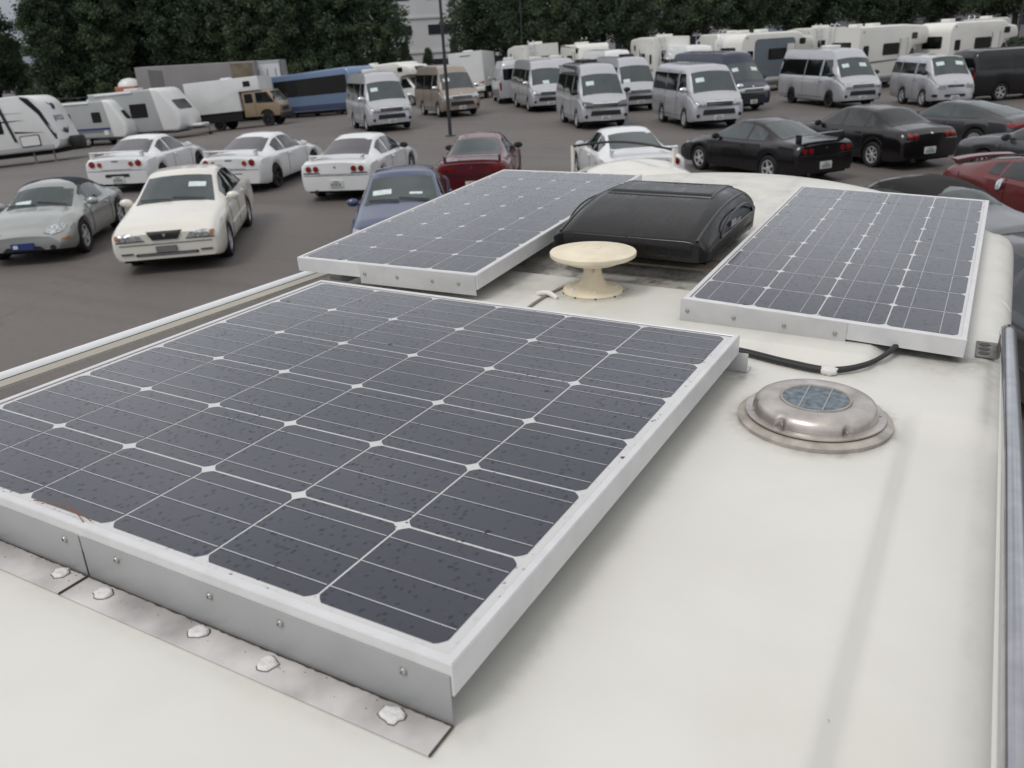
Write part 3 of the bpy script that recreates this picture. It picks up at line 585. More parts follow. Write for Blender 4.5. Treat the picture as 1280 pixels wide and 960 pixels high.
m.tube(P, .014, 8)
i = K.add('roof_rail', m, 'black')
K.add('rail_foot', MB().tube([(-.1, .45, 1.40), (-.1, .45, 1.65)], .022, 8), 'paint', i); K.add('rail_foot', MB().tube([(-1.1, -.45, 1.22), (-1.1, -.45, 1.64)], .022, 8), 'paint', i)
K.put('small cream car whose rounded roof shows just beyond the motorhome front', 'car', pose(*AT['cream_small']), CARS, dict(paint='cream'))

# ------------------------------------------------------------------ vans
def van_kit(name, L_=4.84, H_=2.1, w_=.94, face='wide', rim='five', rimmat='rim', **k):
    h = L_ / 2; hr = H_ > 2.2; W_ = w_; top = H_
    zc = [(-h, top - .28), (-h + .1, top - .06), (-h + .4, top), (h - 2.2, top), (h - 1.55, top - .02), (h - 1.3, top - .09 if hr else top - .05), (h - 1.02, 1.94 if hr else 1.9), (h - .42, 1.22), (h - .36, 1.16), (h - .08, 1.0), (h, .86)]
    yr = [(-h, W_ - .16), (h - 1.5, W_ - .17), (h - 1.0, W_ - .15), (h - .4, W_ - .07), (h, W_ - .16)]
    if hr: yr = [(-h, W_ - .2), (h - 1.8, W_ - .24), (h - 1.3, W_ - .23), (h - 1.0, W_ - .16), (h - .4, W_ - .07), (h, W_ - .16)]
    zb = [(-h, 1.18), (h - 1, 1.18), (h - .5, 1.08), (h - .3, .98), (h, .80)]
    yb = [(-h, W_ - .03), (h - .6, W_ - .04), (h - .3, W_ - .08), (h, W_ - .14)]
    w = [(-h, W_ - .02), (-h + .3, W_), (h - .5, W_), (h - .15, W_ - .04), (h, W_ - .1)]
    ax = (-h + 1.25, h - 1.02)
    kk = Kit(name); B = Loft(L_, zc, yr, zb, yb, w, ax, rock=.26, Ra=.37, wz=.33, drop=.16 if not hr else .26, crown=.06, endr=.1); v = B.bvh
    kk.add('body', B.mb, 'paint', angle=40)
    kk.add('underbody', MB().box(-h + .2, h - .2, -W_ + .27, W_ - .27, .2, .7).box(ax[0] + .4, ax[1] - .4, -W_ + .08, W_ - .08, .24, .6), 'under', smooth=False)
    # windscreen
    xa, xb = h - 1.0, h - .44; n_ = 6; xs_ = [xa + (xb - xa) * t / n_ for t in range(n_ + 1)]
    lf = [(x, B.yr(x) * .9 - .01) for x in xs_]; m_ = 6
    pts = lf + [(xb, lf[-1][1] * (1 - 2 * t / m_)) for t in range(1, m_)] + [(x, -y) for x, y in lf[::-1]] + [(xa, -lf[0][1] * (1 - 2 * t / m_)) for t in range(1, m_)]
    gi = kk.add('windscreen', on_top(v, pts, rings=6), 'glass_light')
    for (ty, tx) in k.get('papers', [(-.45, .42)]):
        kk.add('price_sheet', on_top(v, rrect(xa + tx * (xb - xa) - .055, xa + tx * (xb - xa) + .055, ty - .15, ty + .15, .01, 1, 2), off=.012, rings=2), 'paper', gi)
    zt = min(top - .3, 1.86)
    for sg in (1, -1):
        def win(x0, x1, slant=0, mt='glass'):
            n_ = 5; a = [(x0 + (x1 - x0) * t / n_, 1.22) for t in range(n_ + 1)]
            b = [((x1 - slant) - (x1 - slant - x0) * t / n_, zt) for t in range(n_ + 1)]
            kk.add('side_window', on_side(v, a + b, sg, rings=4), mt)
        win(h - 1.75, h - .82, .36); win(h - 3.1, h - 1.9, 0, 'glass_tint'); win(-h + .12, h - 3.18, 0, 'glass_tint')
        g = MB()
        for (x0, z0, x1, z1) in ((h - 1.83, 1.9, h - 1.83, .35), (h - .72, 1.2, h - .62, .9), (h - 3.14, 1.9, h - 3.14, .35)):
            n_ = 9; A = [(x0 + (x1 - x0) * t / n_, z0 + (z1 - z0) * t / n_) for t in range(n_ + 1)]
            on_side(v, [(a + .006, b) for a, b in A] + [(a - .006, b) for a, b in A[::-1]], sg, off=.004, rings=1, mb=g)
        on_side(v, rrect(-h + .15, h - 1.2, .40, .412, .003, 1, 10), sg, off=.004, rings=1, mb=g)
        kk.add('door_gap', g, 'gap')
        kk.add('door_handle', on_side(v, rrect(h - 1.98 + .2, h - 1.8 + .2, 1.02, 1.06, .015, 2, 2), sg, off=.03, rings=1), 'paint')
        kk.add('wing_mirror', mirror_mb(h - .80, sg * (W_ - .0), 1.30, sg, 1.25), 'mirror')
        if face == 'wide':
            hl = poly([(sg * .47, .77), (sg * .80, .78), (sg * .85, .90), (sg * .83, 1.0), (sg * .62, .98), (sg * .45, .92)], 3)
        else: hl = rrect(sg * .58 - .19, sg * .58 + .19, .74, .90, .04, 3, 3)
        kk.add('headlight', on_end(v, hl, 1, off=.016), 'lamp'); kk.add('fog_lamp', on_end(v, circ(sg * .74, .48, .06), 1, off=.016), 'black')
        kk.add('tail_lamp', on_end(v, rrect(sg * (W_ - .11) - .05, sg * (W_ - .11) + .05, .75, 1.15, .03, 3, 4), -1, off=.014), 'red')
    kk.add('rear_window', on_end(v, rrect(-.66, .66, 1.25, zt - .02, .08, 4, 5), -1), 'glass_tint')
    if face == 'wide':
        gi2 = kk.add('grille', on_end(v, poly([(-.44, .76), (.44, .76), (.46, .95), (-.46, .95)], 4), 1, off=.012), 'black')
        for z0, z1, wd in ((.905, .945, .46), (.84, .872, .44), (.765, .80, .46)): kk.add('grille_bar', on_end(v, rrect(-wd, wd, z0, z1, .012, 2, 6), 1, off=.026), 'chrome', gi2)
        kk.add('front_intake', on_end(v, poly([(-.58, .50), (.58, .50), (.54, .67), (-.54, .67)], 4), 1, off=.012), 'black')
    else: kk.add('grille', on_end(v, rrect(-.32, .32, .78, .85, .02, 2, 5), 1, off=.012), 'black'); kk.add('front_intake', on_end(v, rrect(-.4, .4, .42, .52, .03, 2, 5), 1, off=.012), 'black')
    kk.add('badge', on_end(v, circ(0, 1.0, .045, 14, .03), 1, off=.02), 'chrome')
    plate_parts(kk, v, .40, 1); plate_parts(kk, v, .70, -1)
    if k.get('vent'):
        for vx, ww in k['vent']: kk.add('roof_vent', MB().bbox(vx - ww, vx + ww, -.3, .3, top - .03, top + .10, .04), k.get('ventmat', 'rv'))
    if k.get('capmat'):   # painted dark front roof
        P = [(x, B.yr(x) + .05) for x in np.linspace(-h + .2, h - 1.06, 9)] + [(x, -B.yr(x) - .05) for x in np.linspace(h - 1.06, -h + .2, 9)]
        kk.add('roof_skin', on_top(v, P, off=.008, rings=7), k['capmat'])
    add_wheels(kk, [(a, sg * (W_ - .12)) for a in ax for sg in (1, -1)], .335, .2, rim, rimmat)
    return kk
VANS = 'vans parked in rows across the lot'
KV = van_kit('van', 4.84, 2.285, vent=[(-.9, .25)]); MV = dict(mirror='chrome')
KV.put('silver high-roof van standing alone right of the blue bus', 'van', pose(-24.02, 30.93, -39.6, 1.026), VANS, dict(paint='silver', mirror='chrome'))
KB = van_kit('van', 4.84, 2.27)
KB.put('bronze high-roof van behind the lamp post', 'van', pose(-24.40, 37.03, -39.3, 1.037), VANS, dict(paint='bronze', mirror='chrome'))
KL = van_kit('van', 5.38, 2.285, papers=[(-.1, .9)], vent=[(-.6, .22)])
KL.put('long silver van directly left of the grey van with the dark roof', 'van', pose(-20.54, 39.64, -50.7, 1.02), VANS, dict(paint='silver', mirror='chrome'))
KD = van_kit('van', 4.84, 2.285, capmat='vanlow', papers=[(-.42, .45)], vent=[(-1.2, .2), (-.3, .25)], ventmat='black')
KD.put('grey van with dark roof and black mirrors, nearest the lot centre', 'van', pose(-14.42, 32.31, -52.5, 1.015), VANS, dict(paint='silver', mirror='black', headlight='lampdark'))
KL2 = van_kit('van', 5.38, 2.285, papers=[(-.5, .9)], vent=[(.5, .22)], ventmat='black')
KL2.put('silver high-roof van half hidden behind the grey van with dark roof', 'van', pose(-15.96, 39.55, -50.6, 1.01), VANS, dict(paint='silver', mirror='chrome'))
KM = van_kit('van', 4.84, 2.1, papers=[(-.45, .42)])
KM.put('silver low-roof van in front of the navy van', 'van', pose(-10.13, 32.36, -53.0, 1.03), VANS, dict(paint='silver', mirror='chrome'))
KN = van_kit('van', 5.38, 2.4, papers=[(-.45, .35), (.5, .35)])
KN.put('dark navy van with raised roof behind a silver low-roof van', 'van', pose(-11.11, 38.70, -40, .99), VANS, dict(paint='navy', mirror='black'))
KE = van_kit('van', 5.38, 2.285, papers=[(-.42, .42), (.35, .42)], rimmat='rimdark', vent=[(.0, .3)])
KE.put('long silver van with black wheels above the black sedan', 'van', pose(-6.71, 40.17, -49.7, 1.0), VANS, dict(paint='silver', mirror='black'))
KT = van_kit('van', 4.05, 1.93, .83, face='slim', papers=[(-.35, .4), (.4, .4)])
KT.put('small silver van with slim grille, second from right among the vans', 'van', pose(-2.61, 39.47, -60, .99), VANS, dict(paint='silver', mirror='black'))
KK = van_kit('van', 4.84, 2.0)
KK.put('black van at the right edge of the lot', 'van', pose(*AT['blackvan']), VANS, dict(paint='blackp', mirror='black'))
KR = van_kit('van', 5.38, 2.285, vent=[(.3, .3)], papers=[])
KR.put('silver van seen from behind at the left end of the van rows', 'van', pose(*AT['rearvan']), VANS, dict(paint='silver', mirror='silver'))
KR.put('silver van roof showing behind the long silver van', 'van', pose(*AT['roofvan']), VANS, dict(paint='silver', mirror='silver'))
KW = van_kit('van', 5.38, 2.55, papers=[])
KW.put('white high-roof van roof showing between two silver vans', 'van', pose(*AT['whitevan']), VANS, dict(paint='white', mirror='white'))
KW.put('white van with tinted rear window seen from behind near the navy van', 'van', pose(*AT['whiterear']), VANS, dict(paint='white', mirror='white'), skip=('rear_window',) if False else ())

# ------------------------------------------------------------------ box bodies: caravans, campers, truck, bus
def boxbody(P, hw, r=.08, seg=3):
    """side outline P (x, z) closed, given width and rounded long edges; returns MB and BVH"""
    P = [Vector((a, b)) for a, b in P]; n = len(P); A = sum(P[i].x * P[(i + 1) % n].y - P[(i + 1) % n].x * P[i].y for i in range(n))
    if A < 0: P = P[::-1]
    nor = []
    for i in range(n):
        e1 = (P[i] - P[i - 1]).normalized(); e2 = (P[(i + 1) % n] - P[i]).normalized(); n1 = Vector((-e1.y, e1.x)); n2 = Vector((-e2.y, e2.x)); b = (n1 + n2)
        b = b / max(.3, b.length_squared) * 2 if b.length > .1 else n1
        nor.append(b if b.length < 2 else b.normalized() * 2)
    ring = []
    for k in range(seg + 1):
        t = PI / 2 * k / seg; ring.append((hw - r + r * math.sin(t), r * (1 - math.cos(t))))
    ring = ring[::-1]                                     # from y = hw (inset r) to hw - r (inset 0)
    rows = [(y, d) for y, d in ring] + [(-y, d) for y, d in ring[::-1]]
    mb = MB(); mb.add([(P[i].x + nor[i].x * d, y, P[i].y + nor[i].y * d) for y, d in rows for i in range(n)],
        [(a * n + i, a * n + (i + 1) % n, (a + 1) * n + (i + 1) % n, (a + 1) * n + i) for a in range(len(rows) - 1) for i in range(n)] + [tuple(range(n)), tuple((len(rows) - 1) * n + i for i in range(n))[::-1]])
    return mb, BVHTree.FromPolygons([Vector(v) for v in mb.v], mb.f)
def arcpts(cx, cz, r, t0, t1, n=6): return [(cx + r * math.cos(math.radians(t0 + (t1 - t0) * k / n)), cz + r * math.sin(math.radians(t0 + (t1 - t0) * k / n))) for k in range(n + 1)]
def text_mesh(s, size, depth=.002):
    cu = bpy.data.curves.new('lettering', 'FONT'); cu.body = s; cu.size = size; cu.extrude = depth; cu.align_x = 'CENTER'; cu.align_y = 'CENTER'
    o = bpy.data.objects.new('lettering', cu); COL.objects.link(o); dg = bpy.context.evaluated_depsgraph_get()
    me = bpy.data.meshes.new_from_object(o.evaluated_get(dg)); bpy.data.objects.remove(o); me.name = 'lettering'; return me
CARV = 'caravans and campers stored on the lot'
# travel trailer with dark lettering on its slanted front
k = Kit('travel_trailer')
P = [(-4, .55), (3.1, .55)] + arcpts(3.1, .95, .4, -90, 0, 4) + arcpts(2.3, 2.2, .8, 15, 90, 6) + [(-4, 3.0)]
mb, v = boxbody(P, 1.2, .05); k.add('body', mb, 'rvwhite', angle=25)
for sg in (1, -1):
    wi = k.add('window', on_side(v, rrect(.25, 1.15, 1.45, 2.1, .08, 4, 3), sg), 'glass_tint')
    for z0, x0, x1, dz in ((2.35, -1.2, 2.2, -.08), (1.95, .9, 2.2, 0), (1.45, 1.6, 2.95, -.12)):
        k.add('side_stripe', on_side(v, poly([(x0, z0 - .04), (x1, z0 + dz), (x0, z0 + .05)], 6), sg, off=.005, rings=3), 'black')
    k.add('storage_hatch', on_side(v, rrect(1.75, 2.65, .78, 1.28, .06, 3, 3), sg, off=.02), 'black'); k.add('storage_door', on_side(v, rrect(1.79, 2.61, .82, 1.24, .05, 3, 3), sg, off=.03), 'rvwhite')
    k.add('awning_arm', on_side(v, poly([(1.12, 2.75), (1.25, 2.75), (1.62, 1.05), (1.52, 1.05)], 6), sg, off=.05), 'black')
    k.add('skirt', on_side(v, rrect(-3.9, 3.2, .57, .78, .02, 2, 12), sg, off=.006), 'rvgrey')
    k.add('front_trim', on_side(v, poly([(2.25, 2.95), (2.6, 2.85), (3.0, 2.3), (3.42, 1.2), (3.42, 1.0), (3.35, 1.0), (2.94, 2.25), (2.55, 2.78), (2.25, 2.88)], 2), sg, off=.012, rings=1), 'black')
k.add('chassis', MB().box(-3.9, 3.0, -.9, .9, .35, .56).tube([(3.0, -.8, .45), (4.3, 0, .45)], .05).tube([(3.0, .8, .45), (4.3, 0, .45)], .05), 'under')
k.add('jack_leg', MB().tube([(2.1, -1.0, .5), (2.1, -1.0, .03)], .04).lathe([(.12, 0), (.12, .03)], 12, c=(2.1, -1.0, 0)), 'grey'); k.add('jack_leg', MB().tube([(3.0, -1.0, .5), (3.0, -1.0, .03)], .04).lathe([(.12, 0), (.12, .03)], 12, c=(3.0, -1.0, 0)), 'grey')
k.add('gas_cylinder_cover', MB().bbox(3.55, 4.05, -.4, .4, .45, 1.05, .1), 'black')
k.add('roof_air_conditioner', MB().bbox(-1.2, -.3, -.35, .35, 2.99, 3.25, .08), 'rvwhite')
add_wheels(k, [(-1.2, 1.05), (-1.2, -1.05), (-2.0, 1.05), (-2.0, -1.05)], .34, .2, 'five', 'rim')
# lettering and emblem lie on the sloping nose
s0, s1 = Vector((2.98, 2.55)), Vector((3.38, 1.25))
def nose(me_, t, off=.012):
    c = s0.lerp(s1, t); d = (s0 - s1).normalized()   # up along the slope
    X = Vector((0, 1, 0)); Y = Vector((d.x, 0, d.y)); Z = X.cross(Y)
    h_ = v.ray_cast(Vector((6, 0, c.y)), Vector((-1, 0, 0)))[0]
    m4 = Matrix(((X.x, Y.x, Z.x, h_.x), (X.y, Y.y, Z.y, h_.y), (X.z, Y.z, Z.z, h_.z), (0, 0, 0, 1))) @ Matrix.Translation((0, 0, off)); me_.transform(m4); return me_
k.add('lettering', nose(text_mesh('JAYCO', .34, .004), .50), 'black')
def swoosh(parts):
    m = MB()
    for P_ in parts:
        m.add([(a, b, 0) for a, b in P_], [tuple(range(len(P_)))]); m.add([(a, b, .004) for a, b in P_], [tuple(range(len(P_)))])
    return m.mesh('emblem')
k.add('emblem', nose(swoosh([[(-.45, .22), (-.1, .10), (.1, .16), (.28, .05), (.2, -.12), (.0, -.18), (-.15, -.08), (-.05, .02), (-.25, .10)], [(.05, .02), (.16, .04), (.16, -.06), (.04, -.1)]]), .08), 'black')
k.add('emblem', nose(swoosh([[(-.5, -.02), (-.15, -.16), (.15, -.16), (.5, .16), (.15, .0), (.1, .12), (0, .02), (-.08, .14), (-.15, .0), (-.25, .06), (-.25, -.04)]]), .92), 'black')
k.put('white travel trailer with black streaks and lettering on its nose at left edge', 'travel trailer', pose(-39.88, 22.94, 33.7, .967), CARV)
def caravan(name, Hn, stripe=None, nosemat='rvwhite', body='rvgrey', winside=(.6, 1.3, 1.35, 1.95), rear=-2.8):
    k = Kit(name); P = [(rear, .5), (2.6, .42)] + arcpts(2.6, .8, .4, -70, 0, 4) + [(2.95, 1.25)] + arcpts(1.75, 2.05, .52, 25, 90, 5) + [(rear, 2.58)]
    mb, v = boxbody(P, 1.13, .10); k.add('body', mb, body, angle=30)
    x0 = 1.75
    # white moulded nose: its own shell just proud of the body
    Pn = [(1.85, .44), (2.62, .40)] + arcpts(2.6, .8, .42, -70, 0, 4) + [(2.98, 1.25)] + arcpts(1.75, 2.05, .545, 25, 90, 5) + [(1.55, 2.6)]
    mbn, vn = boxbody(Pn, 1.142, .14); ni = k.add('moulded_nose', mbn, nosemat, angle=30)
    k.add('front_window', on_end(vn, rrect(-.75, .75, 1.45, 1.95, .12, 4, 4), 1), 'glass_tint', ni)
    for sg in (1, -1):
        k.add('window', on_side(v, rrect(*winside, .06, 4, 3), sg), 'glass_tint')
        if rear < -2: k.add('window', on_side(v, rrect(-1.9, -1.0, 1.35, 1.95, .06, 4, 3), sg), 'glass_tint')
        if stripe: k.add('side_stripe', on_side(v, rrect(-2.7, 1.8, .92, 1.04, .02, 2, 10), sg, off=.008), stripe); k.add('side_stripe', on_side(v, rrect(-2.7, 1.7, .78, .90, .02, 2, 10), sg, off=.006), 'grey'); k.add('service_hatch', on_side(v, rrect(1.3, 1.62, .62, .88, .02, 2, 2), sg, off=.02), 'rvwhite')
    k.add('chassis', MB().box(rear + .2, 2.4, -.8, .8, .3, .5).tube([(2.3, -.7, .42), (3.9, 0, .45)], .05).tube([(2.3, .7, .42), (3.9, 0, .45)], .05).tube([(3.9, 0, .5), (3.9, 0, .1)], .03), 'grey')
    k.add('jockey_wheel', MB().lathe([(.1, -.04), (.1, .04)], 16, c=(3.9, 0, .1), axis='y'), 'rubber')
    k.add('roof_vent', MB().bbox(-.3, .5, -.3, .3, 2.56, 2.68, .04), 'rvwhite'); k.add('awning_rail', MB().tube([(rear + .4, -1.12, 2.48), (.6, -1.12, 2.48)], .06), 'rvwhite')
    add_wheels(k, [(-.2, 1.0), (-.2, -1.0)], .31, .18, 'five', 'rim'); return k
caravan('caravan', 2.6, 'stripe').put('white caravan with a blue stripe, between the travel trailer and the grey caravan', 'caravan', pose(*AT['car2']), CARV)
k = caravan('caravan', 2.6, None, body='rvgrey', winside=(.3, 1.25, 1.2, 1.9), rear=-1.9); k.add('tow_cover', MB().bbox(2.9, 3.75, -.45, .45, .52, .66, .05), 'rvwhite')
k.put('grey caravan with white nose and front window, left of the tan truck', 'caravan', pose(*AT['car3']), CARV)
# tan crew-cab truck with white camper box
k = Kit('camper_truck')
mb, v = boxbody([(-3.1, 1.05), (.35, 1.05), (.35, 2.15), (1.75, 2.15), (1.75, 2.95), (-3.1, 2.95)], 1.02, .03); k.add('camper_box', mb, 'rvwhite', angle=25)
for sg in (1, -1): k.add('window', on_side(v, rrect(.75, 1.2, 2.4, 2.72, .04, 3, 2), sg), 'glass_tint')
k.add('roof_vent', MB().bbox(-1.0, -.4, -.25, .25, 2.94, 3.05, .03), 'rvwhite')
mb, v = boxbody([(.45, .62), (2.75, .55), (2.80, 1.15), (2.70, 1.35), (2.15, 2.12), (1.9, 2.13), (.45, 2.13)], .93, .09); ci = k.add('cab', mb, 'tan', angle=30)
k.add('windscreen', on_end(v, poly([(-.78, 1.42), (.78, 1.42), (.70, 2.02), (-.70, 2.02)], 4), 1), 'glass_light', ci)
k.add('grille', on_end(v, rrect(-.5, .5, .85, 1.05, .03, 2, 4), 1, off=.012), 'black', ci)
for sg in (1, -1):
    k.add('side_window', on_side(v, rrect(.62, 1.15, 1.45, 1.98, .05, 3, 2), sg), 'glass_tint', ci); k.add('side_window', on_side(v, poly([(1.35, 1.42), (2.5, 1.36), (2.12, 2.0), (1.35, 2.0)], 3), sg), 'glass', ci)
    k.add('headlight', on_end(v, rrect(sg * .7 - .14, sg * .7 + .14, .82, 1.02, .04, 3, 2), 1, off=.012), 'lamp', ci)
    k.add('wheel_arch', on_side(v, [(1.9 + .47 * math.cos(a), .6 + .42 * math.sin(a)) for a in np.linspace(0, PI, 12)] , sg, off=.008, rings=2), 'under', ci)
    k.add('wing_mirror', MB().bbox(2.55, 2.62, sg * 1.08 - .08, sg * 1.08 + .08, 1.5, 1.78, .02).tube([(2.5, sg * .9, 1.7), (2.58, sg * 1.05, 1.7)], .015, 6), 'black')
k.add('front_bumper', MB().bbox(2.7, 2.9, -.9, .9, .42, .72, .04), 'black'); k.add('chassis', MB().box(-3.0, 2.6, -.5, .5, .5, .85).box(-2.9, .3, -.96, .96, .5, 1.03), 'under', smooth=False)
k.add('door_gap', on_side(v, poly([(1.24, .7), (1.255, .7), (1.255, 2.05), (1.24, 2.05)], 5), -1, off=.005, rings=1), 'gap', ci)
add_wheels(k, [(1.9, .84), (1.9, -.84), (-1.3, .82), (-1.3, -.82)], .38, .24, 'seven', 'rimdark')
k.put('tan crew-cab truck carrying a white camper box, in front of the blue bus', 'truck', pose(*AT['truck']))
# blue coach
k = Kit('bus'); mb, v = boxbody([(-4.5, .35), (4.3, .35), (4.5, .6), (4.5, 1.2)] + arcpts(3.85, 2.5, .55, 10, 90, 5) + [(-4.5, 3.0)], 1.2, .12); k.add('body', mb, 'busblue', angle=30)
for sg in (1, -1):
    k.add('window_band', on_side(v, rrect(-4.3, 4.05, 1.45, 2.6, .1, 4, 14), sg, rings=3), 'glass_tint'); k.add('lower_skirt', on_side(v, rrect(-4.4, 4.2, .38, .80, .03, 2, 14), sg, off=.006, rings=2), 'busdark')
    k.add('wing_mirror', MB().bbox(4.45, 4.6, sg * 1.25 - .08, sg * 1.25 + .08, 1.9, 2.3, .03).tube([(4.3, sg * 1.15, 2.4), (4.52, sg * 1.25, 2.3)], .02, 6), 'black')
    k.add('headlight', on_end(v, rrect(sg * .9 - .15, sg * .9 + .15, .65, .85, .05, 3, 2), 1, off=.012), 'lamp')
k.add('windscreen', on_end(v, rrect(-1.05, 1.05, 1.3, 2.6, .12, 4, 5), 1), 'glass'); k.add('underbody', MB().box(-4.2, 4.1, -1.0, 1.0, .18, .4), 'under', smooth=False)
add_wheels(k, [(2.6, 1.02), (2.6, -1.02), (-2.6, 1.02), (-2.6, -1.02)], .42, .26, 'seven', 'rimdark')
k.put('light blue bus with a dark window band behind the tan truck', 'bus', pose(*AT['bus']))
# semi trailer: grey reefer body
def container(name, L_, H0, H1, mat): 
    k = Kit(name); mb, v = boxbody([(-L_ / 2, H0), (L_ / 2, H0), (L_ / 2, H1), (-L_ / 2, H1)], 1.25, .03); k.add('body', mb, mat, angle=25); return k, v
k, v = container('semi_trailer', 8.4, 1.1, 4.1, 'trailergrey')
k.add('chassis', MB().box(-4, 4, -.5, .5, .8, 1.1), 'under', smooth=False)
k.add('dark_patch', on_side(v, poly([(-3.3, 1.5), (-2.3, 1.5), (-2.3, 3.8), (-3.3, 3.9)], 3), -1, off=.008), 'grey')
k.add('rusty_panel', on_side(v, poly([(2.5, 1.3), (4.05, 1.3), (4.05, 4.0), (2.5, 4.0)], 3), -1, off=.02), 'rust')
add_wheels(k, [(-3.2, 1.05), (-3.2, -1.05), (-2.1, 1.05), (-2.1, -1.05)], .5, .28, 'five', 'rimdark')
k.add('landing_leg', MB().bbox(2.4, 2.55, -.9, -.75, .05, 1.1, .02), 'under'); k.add('landing_leg', MB().bbox(2.4, 2.55, .75, .9, .05, 1.1, .02), 'under')
k.put('long grey box trailer with a rusty panel, behind the caravans', 'semi trailer', pose(*AT['semi']))
k, v = container('cargo_container', 3.2, .1, 4.05, 'rvgrey')
k.add('door_panel', on_side(v, poly([(-.3, .4), (1.5, .4), (1.5, 3.8), (-.3, 3.8)], 3), -1, off=.02), 'rvwhite'); rib = MB()
for x in np.arange(-1.5, -.4, .3): rib.bbox(x, x + .1, -1.29, -1.25, .3, 3.6, .01)
k.add('side_rib', rib, 'rvgrey')
lt = MB()
for x in (.0, .6, 1.2): lt.tube([(x, -1.29, .5), (x, -1.29, 3.5)], .025, 6)
k.add('locking_rod', lt, 'grey'); k.add('corner_frame', MB().bbox(1.55, 1.65, -1.3, -1.2, .1, 4.0, .02), 'rust')
k.put('pale shipping container with locking rods at the right end of the grey trailer', 'container', pose(*AT['container']))
k = Kit('truck_cab'); mb, v = boxbody([(-.9, .7), (1.0, .6), (1.05, 1.5), (.75, 2.6), (.6, 2.75), (-.9, 2.75)], 1.15, .1); k.add('cab', mb, 'orange', angle=30)
k.add('windscreen', on_end(v, rrect(-.95, .95, 1.6, 2.45, .08, 3, 4), 1), 'glass'); 
for sg in (1, -1): k.add('side_window', on_side(v, rrect(-.5, .55, 1.65, 2.4, .06, 3, 3), sg), 'glass')
dm = MB(); dm.lathe([(.01, 3.35), (.5, 3.25), (.8, 3.0), (.88, 2.76)], 20, c=(-.1, 0, 0)); k.add('roof_fairing', dm, 'rvwhite')
add_wheels(k, [(.4, 1.0), (.4, -1.0)], .48, .28, 'five', 'rimdark'); k.add('chassis', MB().box(-2.2, .9, -.45, .45, .55, .8), 'under', smooth=False)
k.put('orange truck cab with white roof fairing behind the grey trailer', 'truck', pose(*AT['cab']))
